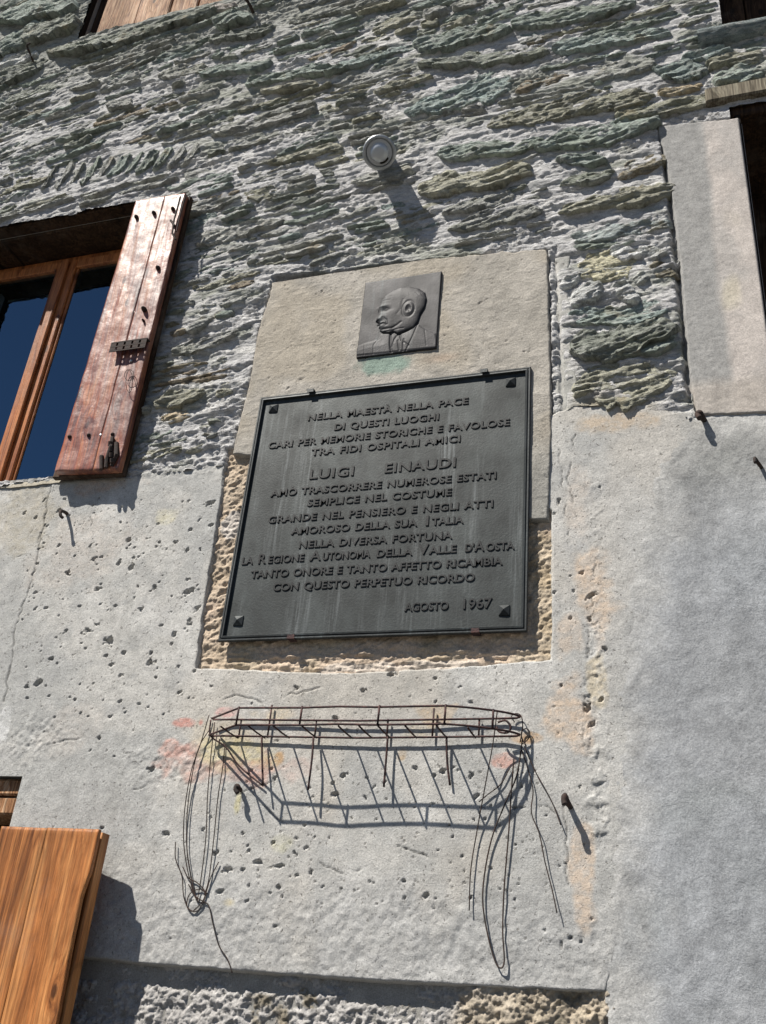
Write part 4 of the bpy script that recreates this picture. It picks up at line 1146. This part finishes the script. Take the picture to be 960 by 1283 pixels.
def relief_mesh():
    p = .00135; nx = int((rx1 - rx0) / p); nz = int((rz1 - rz0) / p)
    X, Z = np.meshgrid(np.linspace(rx0, rx1, nx), np.linspace(rz0, rz1, nz))
    sh_ = sdf(X, Z, HEAD); sb = sdf(X, Z, BODY)
    h = .001 * fbm(X * 12, Z * 5, 3, 101)
    h += .0060 * smooth(sb / .010) * (.55 + .45 * smooth(sb / .05))
    hd = np.sqrt(np.clip(1 - (1 - np.clip(sh_, 0, .05) / .05) ** 2, 0, 1))
    h = np.where(sh_ > 0, np.maximum(h, .004 + .0125 * hd), h)
    def blob(u, v, ru, rv, amp, ang=0):
        nonlocal h
        x, z = ZP([(u, v)])[0]; s = .00045 * 1.0
        du = (X - x) / (ru * .00042); dv = (Z - z) / (rv * .00056); t = math.radians(ang)
        a_ = du * math.cos(t) + dv * math.sin(t) * rv / ru if ang else du; b_ = dv if not ang else -du * math.sin(t) * ru / rv + dv * math.cos(t)
        h += .62 * amp * np.exp(-(a_ ** 2 + b_ ** 2) * 1.2)
    def groove(pts, wpx, amp):
        nonlocal h
        d = seg(X, Z, ZP(pts)); w = wpx * .00045
        h -= .6 * amp * np.exp(-(d / w) ** 2)
    blob(345, 376, 48, 12, .007); blob(372, 408, 42, 16, -.010); blob(375, 404, 16, 7, .004)
    blob(315, 482, 30, 24, .008); blob(300, 500, 14, 9, -.006); blob(420, 450, 60, 50, .004); blob(335, 545, 26, 20, .006); blob(332, 515, 26, 10, .004)
    groove([(302, 528), (345, 522), (372, 530)], 8, .006); groove([(345, 470), (375, 495), (380, 530)], 9, .005); groove([(330, 572), (420, 560), (470, 535), (500, 512)], 10, .0045)
    groove([(345, 592), (430, 575), (520, 560)], 6, .0025); groove([(335, 300), (420, 290)], 6, .0012); groove([(330, 330), (410, 320)], 6, .0012); groove([(520, 320), (500, 400), (470, 440)], 12, .002)
    # ear
    x, z = ZP([(565, 398)])[0]; rr = np.hypot((X - x) / .0150, (Z - z) / .0235)
    h += .0026 * np.exp(-((rr - .85) / .26) ** 2) - .0045 * np.exp(-(rr / .45) ** 2); h += .003 * np.exp(-(((X - x) / .005) ** 2 + ((Z - z + .012) / .008) ** 2))
    h -= .002 * np.exp(-((rr - 1.5) / .2) ** 2)
    hair = smooth((sh_ - .003) / .01) * smooth((X - ZP([(520, 300)])[0][0]) / .02) * smooth((Z - ZP([(600, 470)])[0][1]) / .02)
    h += .0004 * hair * fbm(X * 160 + Z * 120, Z * 90, 2, 103)
    # collar, tie, lapels
    body = (sb > .002) & (sh_ < .001)
    hb = h.copy()
    for pts, wp, am in (([(408, 600), (404, 690), (412, 760)], 9, .008), ([(470, 606), (440, 650), (418, 710)], 8, .005), ([(490, 610), (500, 660), (560, 700)], 7, .004), ([(645, 505), (590, 640), (540, 740)], 6, .004), ([(470, 660), (480, 740)], 7, .004), ([(520, 650), (510, 745)], 7, .004),
                        ([(300, 645), (260, 700), (255, 770)], 5, .002), ([(700, 570), (715, 700)], 5, .002), ([(180, 690), (180, 780)], 4, .0015)):
        groove(pts, wp, am)
    h = np.where(body, h, np.where(sh_ > -.001, h, hb))
    e = np.minimum(np.minimum(X - rx0, rx1 - X), np.minimum(Z - rz0, rz1 - Z)); h -= .002 * smooth(1 - e / .003)
    front = np.stack([X, -(RD - .004 + h * .68), zb(Z)], -1).reshape(-1, 3)
    n = nx * nz
    rim = np.concatenate([np.arange(nx), np.arange(1, nz) * nx + nx - 1, (nz - 1) * nx + np.arange(nx - 2, -1, -1), np.arange(nz - 2, 0, -1) * nx])
    back = front[rim].copy(); back[:, 1] = -.006
    co = np.vstack([front, back]); k = len(rim); i = np.arange(k)
    F1 = grid_faces(nz, nx); F2 = np.stack([rim, n + i, n + (i + 1) % k, rim[(i + 1) % k]], -1)
    c = np.array([(rx0 + rx1) / 2, -.006, zb(rz0)])
    me = fast_mesh('portrait_relief', co - c, np.vstack([F1, F2]), True)
    me.polygons.foreach_set('use_smooth', np.concatenate([np.full(len(F1), True), np.full(k, False)]))
    o = link('portrait_relief', me, M['bronze_relief'], None, tuple(c))
    tag(o, 'small square bronze relief of a bald man in profile, above the large plaque', 'relief')
relief_mesh()

# ------------------------------------------------------------------ lamp / spotlight on the wall
LS = 1.03
tip = Vector(W(475.5, 191, .15)); axis = (Vector((0.03, -2.5, EYE - .25)) - tip).normalized()
lamp = empty('wall_spotlight', tuple(tip - axis * .2), 'small round grey metal spotlight with glass dome, fixed to the bare stones', 'lamp'); 
m = MB(); m.lathe([(.030, -.21), (.040, -.20), (.046, -.14), (.047, -.05), (.050, -.035), (.056, -.030), (.060, -.022), (.061, -.004), (.059, 0), (.054, .003), (.049, .002), (.047, -.01)], tip, axis, 36, False, LS)
m.build('housing', M['zinc'], lamp, True)
m = MB(); m.lathe([(.046, -.03), (.0465, -.001), (.040, -.002), (.036, -.004), (.034, .002), (.032, .012), (.026, .020), (.016, .025), (.004, .027)], tip, axis, 36, True, LS)
m.build('lens', M['lens'], lamp, True)
m = MB(); e1 = axis.cross(Vector((0, 0, 1))).normalized(); e2 = e1.cross(axis).normalized()
pts = [tip + (e1 * -math.cos(t) + e2 * math.sin(t)) * .0365 - axis * (-.004) for t in [math.radians(a) for a in range(-80, -10, 10)]]
# dark vent slot on the side away from the sun
m.tube(pts, [.002] + [.0045] * (len(pts) - 2) + [.002], 6); m.build('vent_slot', M['dark'], lamp)
m = MB(); m.tube([tip - axis * .19, Vector((tip.x - axis.x * .22 - .01, -.01, tip.z - axis.z * .22 + .01)), Vector((tip.x - .07, .02, tip.z + .16))], .022, 12); m.build('mounting_arm', M['zinc'], lamp)

# ------------------------------------------------------------------ hooks and nails in the wall
def hook(label, u, v, pts, r=.006, name='wall_hook', cat='hook', mat='iron'):
    """pts: (u, v, depth)"""
    m = MB(); p3 = cr([W(a, b, d) for a, b, d in pts], 4)
    m.tube(p3, r, 8, jitter=.15)
    o = m.build(name, M[mat], None, True, origin=W(pts[0][0], pts[0][1], 0)); tag(o, label, cat, 'iron hooks and nails in the wall')
hook('rusty iron hook in the plaster below the reddish shutter', 0, 0, [(86, 645, -.01), (80, 641, .03), (76, 641, .048), (76, 646, .05), (79, 649, .045)], .006)
hook('iron hook in the plaster beneath the left end of the wire basket', 0, 0, [(303, 992, -.01), (300, 988, .025), (297, 984, .03), (295, 989, .034), (298, 994, .034)], .006)
hook('curved iron hook in the plaster to the right of the basket wires', 0, 0, [(716, 1013, -.01), (711, 1005, .030), (708, 997, .046), (707, 1004, .050), (708, 1008, .052)], .0075)
hook('thick bent iron spike at the foot of the right pilaster', 0, 0, [(884, 528, -.01), (880, 523, .02), (877, 517, .034), (874, 519, .033), (877, 524, .038)], .0085)
hook('thin iron nail in the right plaster near the photo edge', 0, 0, [(956, 588, -.01), (950, 580, .03), (946, 574, .045), (947, 580, .046)], .005)
hook('thin bent nail among the stones at the top left corner', 0, 0, [(44, 82, -.01), (38, 68, .06), (34, 57, .10), (38, 54, .10)], .005)
hook('iron bracket hook beside the boarded opening near the top edge', 0, 0, [(318, 18, -.01), (314, 8, .05), (308, -2, .09)], .008)

# ------------------------------------------------------------------ wire basket
bk = empty('wire_flower_basket', W(460, 925, 0), 'empty rusty wire flower basket hanging on the plaster beneath the plaque', 'basket')
ZL = .719; DF = .125; DBK = .013
xfl, zfl = P(312, 909, DF); 
_, ZU = P(400, 886, DF)
XL = P(264, 912, .02)[0]; XR = P(652, 915, .02)[0]
XFL = P(299, 890, DF)[0]; XFR = P(558, 884, DF)[0]; XM, ZM = P(618, 889, .082)
WR = .0030
def rail(z, dz=0, closed=True):
    pts = [(XFL, DF, z), ((XFL * .67 + XFR * .33), DF + .002, z - .002), ((XFL + XFR) / 2, DF, z + .001), ((XFL * .33 + XFR * .67), DF - .002, z - .001), (XFR, DF, z), (XFR * .5 + XM * .5, .108, z), (XM, .082, z), (XR - .02, .055, z), (XR, .030, z), (XR - .01, DBK + .003, z)]
    a = cr([(p[0], -p[1], zb(p[2])) for p in pts[4:]], 5)
    l = [(p[0], -p[1], zb(p[2])) for p in pts[:4]]
    b = [(XR - .05, -DBK, zb(z)), ((XL + XR) / 2 + .2, -DBK - .003, zb(z - .003)), ((XL + XR) / 2, -DBK, zb(z - .004)), (XL + .25, -DBK, zb(z - .001)), (XL + .05, -DBK, zb(z + .002)), (XL + .004, -.02, zb(z)), (XL + .004, -.03, zb(z))]
    m = MB(); m.tube(l + a + b, WR, 7, closed=True); return m
rail(ZL).build('lower_rail', M['rusty'], bk, True)
rail(ZU).build('upper_rail', M['rusty'], bk, True)
for u in (299, 378, 475, 558, 618):
    x = P(u, 890, DF)[0]; DFo = DF
    if u == 618: x = XM; DF = .082
    m = MB(); m.tube([(x, -DF - .002, zb(ZL - .003)), (x + .001, -DF - .002, zb(ZU + .003))], WR, 6); m.build('post', M['rusty'], bk, True); DF = DFo
for u, ex in ((336, .09), (395, .002), (485, .002), (542, .06), (300, .002), (600, .003)):
    x = P(u, 915, DBK)[0]
    m = MB(); m.tube([(x, -DBK + .002, zb(ZL - .003)), (x, -DBK + .002, zb(ZU + ex * .5))], WR * .9, 6); m.build('post', M['rusty'], bk, True)
for u in (298, 332, 362.5, 397, 441, 466, 489, 522, 560, 596):
    x = P(u, 924, DBK)[0]
    DF = DFo if u < 562 else np.interp(x, [XFR, XM], [DFo, .082])
    m = MB(); m.tube([(x, -DBK, zb(ZL - .004)), (x + .001, -(DF + DBK) / 2, zb(ZL - .006)), (x, -DF, zb(ZL - .004))], WR * .85, 6); m.build('slat', M['rusty'], bk, True)
DF = DFo
for pts in ([(328, 922, .02), (328.5, 950, .024), (329.5, 984, .03)], [(393, 922, .02), (391, 950, .03), (386, 990, .035)], [(486, 922, .02), (484, 950, .02), (481, 986, .024)], [(559.5, 922, .016), (560.5, 955, .012), (564, 984, .010)]):
    m = MB(); m.tube(cr([W(*p) for p in pts], 5), WR, 6); m.build('prong', M['rusty'], bk, True)
m = MB(); m.tube(cr([W(624, 905, .04), W(634, 903, .04), W(640, 911, .04), W(636, 918, .035), W(626, 917, .03), W(622, 911, .03)], 5), WR, 6); m.build('hanging_loop', M['rusty'], bk, True)
m = MB(); m.tube(cr([W(264, 902, .03), W(264, 922, .03), W(283, 936, .02), W(300, 960, .012), W(330, 985, .01)], 5), WR * .8, 6); m.build('prong', M['rusty'], bk, True)

def wires(label, name, base, lines, r=.0013, group=None):
    e = empty(name, W(*base), label, 'wire', group)
    for pts in lines:
        rr = r
        if isinstance(pts, tuple): pts, rr = pts
        m = MB(); m.tube(cr([W(*p) for p in pts], 6), rr, 6); m.build('wire', M['iron'], e, True)
G = 'loose wires hanging from the basket'
wires('bundle of long thin wires hanging from the left end of the basket, knotted below', 'wire_bundle', (262, 910, 0.0066), [
    [(262, 896, 0.0132), (252, 930, 0.0149), (240, 965, 0.0149), (232, 1010, 0.0132), (230, 1050, 0.0116), (234, 1085, 0.0099), (243, 1120, 0.0066), (250, 1132, 0.0050)],
    [(264, 912, 0.0116), (250, 935, 0.0132), (241, 970, 0.0132), (235, 1015, 0.0116), (234, 1060, 0.0099), (240, 1100, 0.0066), (246, 1128, 0.0050)],
    [(269, 905, 0.0099), (264, 950, 0.0116), (260, 1000, 0.0099), (258, 1050, 0.0092), (252, 1100, 0.0066), (247, 1130, 0.0050)],
    [(282, 932, 0.0066), (279, 962, 0.0099), (273, 1000, 0.0099), (268, 1050, 0.0099), (262, 1100, 0.0066), (256, 1122, 0.0050)],
    [(220, 1055, 0.0099), (220, 1076, 0.0099), (228, 1098, 0.0083), (230, 1122, 0.0066), (236, 1138, 0.0050), (246, 1142, 0.0050), (254, 1132, 0.0050), (257, 1118, 0.0050), (247, 1106, 0.0050), (236, 1100, 0.0066), (229, 1086, 0.0099)],
    [(274, 1080, 0.0066), (264, 1100, 0.0066), (256, 1125, 0.0050), (248, 1136, 0.0050), (240, 1142, 0.0050), (234, 1134, 0.0050), (238, 1120, 0.0050), (250, 1114, 0.0050), (260, 1120, 0.0050)],
    [(236, 1108, 0.0066), (246, 1124, 0.0059), (256, 1130, 0.0053), (262, 1136, 0.0050), (267, 1158, 0.0050), (274, 1184, 0.0050), (285, 1202, 0.0050), (291, 1219, 0.0059)]], .0015, G)
wires('tangle of thin wires trailing down from the right end of the basket', 'wire_bundle', (655, 930, 0.0120), [
    [(623, 892, 0.0600), (618, 930, 0.0360), (608, 985, 0.0240), (598, 1040, 0.0096), (590, 1090, 0.0096), (588, 1141, 0.0096)],
    ([(655, 925, 0.0096), (648, 970, 0.0084), (636, 1000, 0.0120), (618, 1045, 0.0090), (608, 1090, 0.0072), (605, 1130, 0.0072), (611, 1170, 0.0072), (620, 1203, 0.0090), (627, 1213, 0.0108), (632, 1204, 0.0108), (630, 1165, 0.0072), (632, 1110, 0.0072), (637, 1050, 0.0090), (641, 990, 0.0120), (644, 950, 0.0120)], .0019),
    [(654, 940, 0.0096), (662, 965, 0.0096), (668, 990, 0.0084), (666, 1018, 0.0120), (676, 1045, 0.0120), (683, 1080, 0.0120), (692, 1115, 0.0120), (698, 1144, 0.0132)],
    [(657, 935, 0.0096), (670, 965, 0.0096), (684, 990, 0.0096), (694, 1010, 0.0096), (703, 1034, 0.0096)],
    [(645, 905, 0.0132), (641, 898, 0.0132), (646, 894, 0.0132), (653, 897, 0.0132), (655, 910, 0.0240), (652, 930, 0.0096)],
    [(655, 932, 0.0096), (662, 926, 0.0096), (664, 918, 0.0108), (660, 913, 0.0108), (654, 916, 0.0108), (654, 925, 0.0096), (659, 934, 0.0096)],
    [(640, 960, 0.0072), (628, 982, 0.0072), (612, 995, 0.0072), (600, 1005, 0.0072)]], .0015, G)
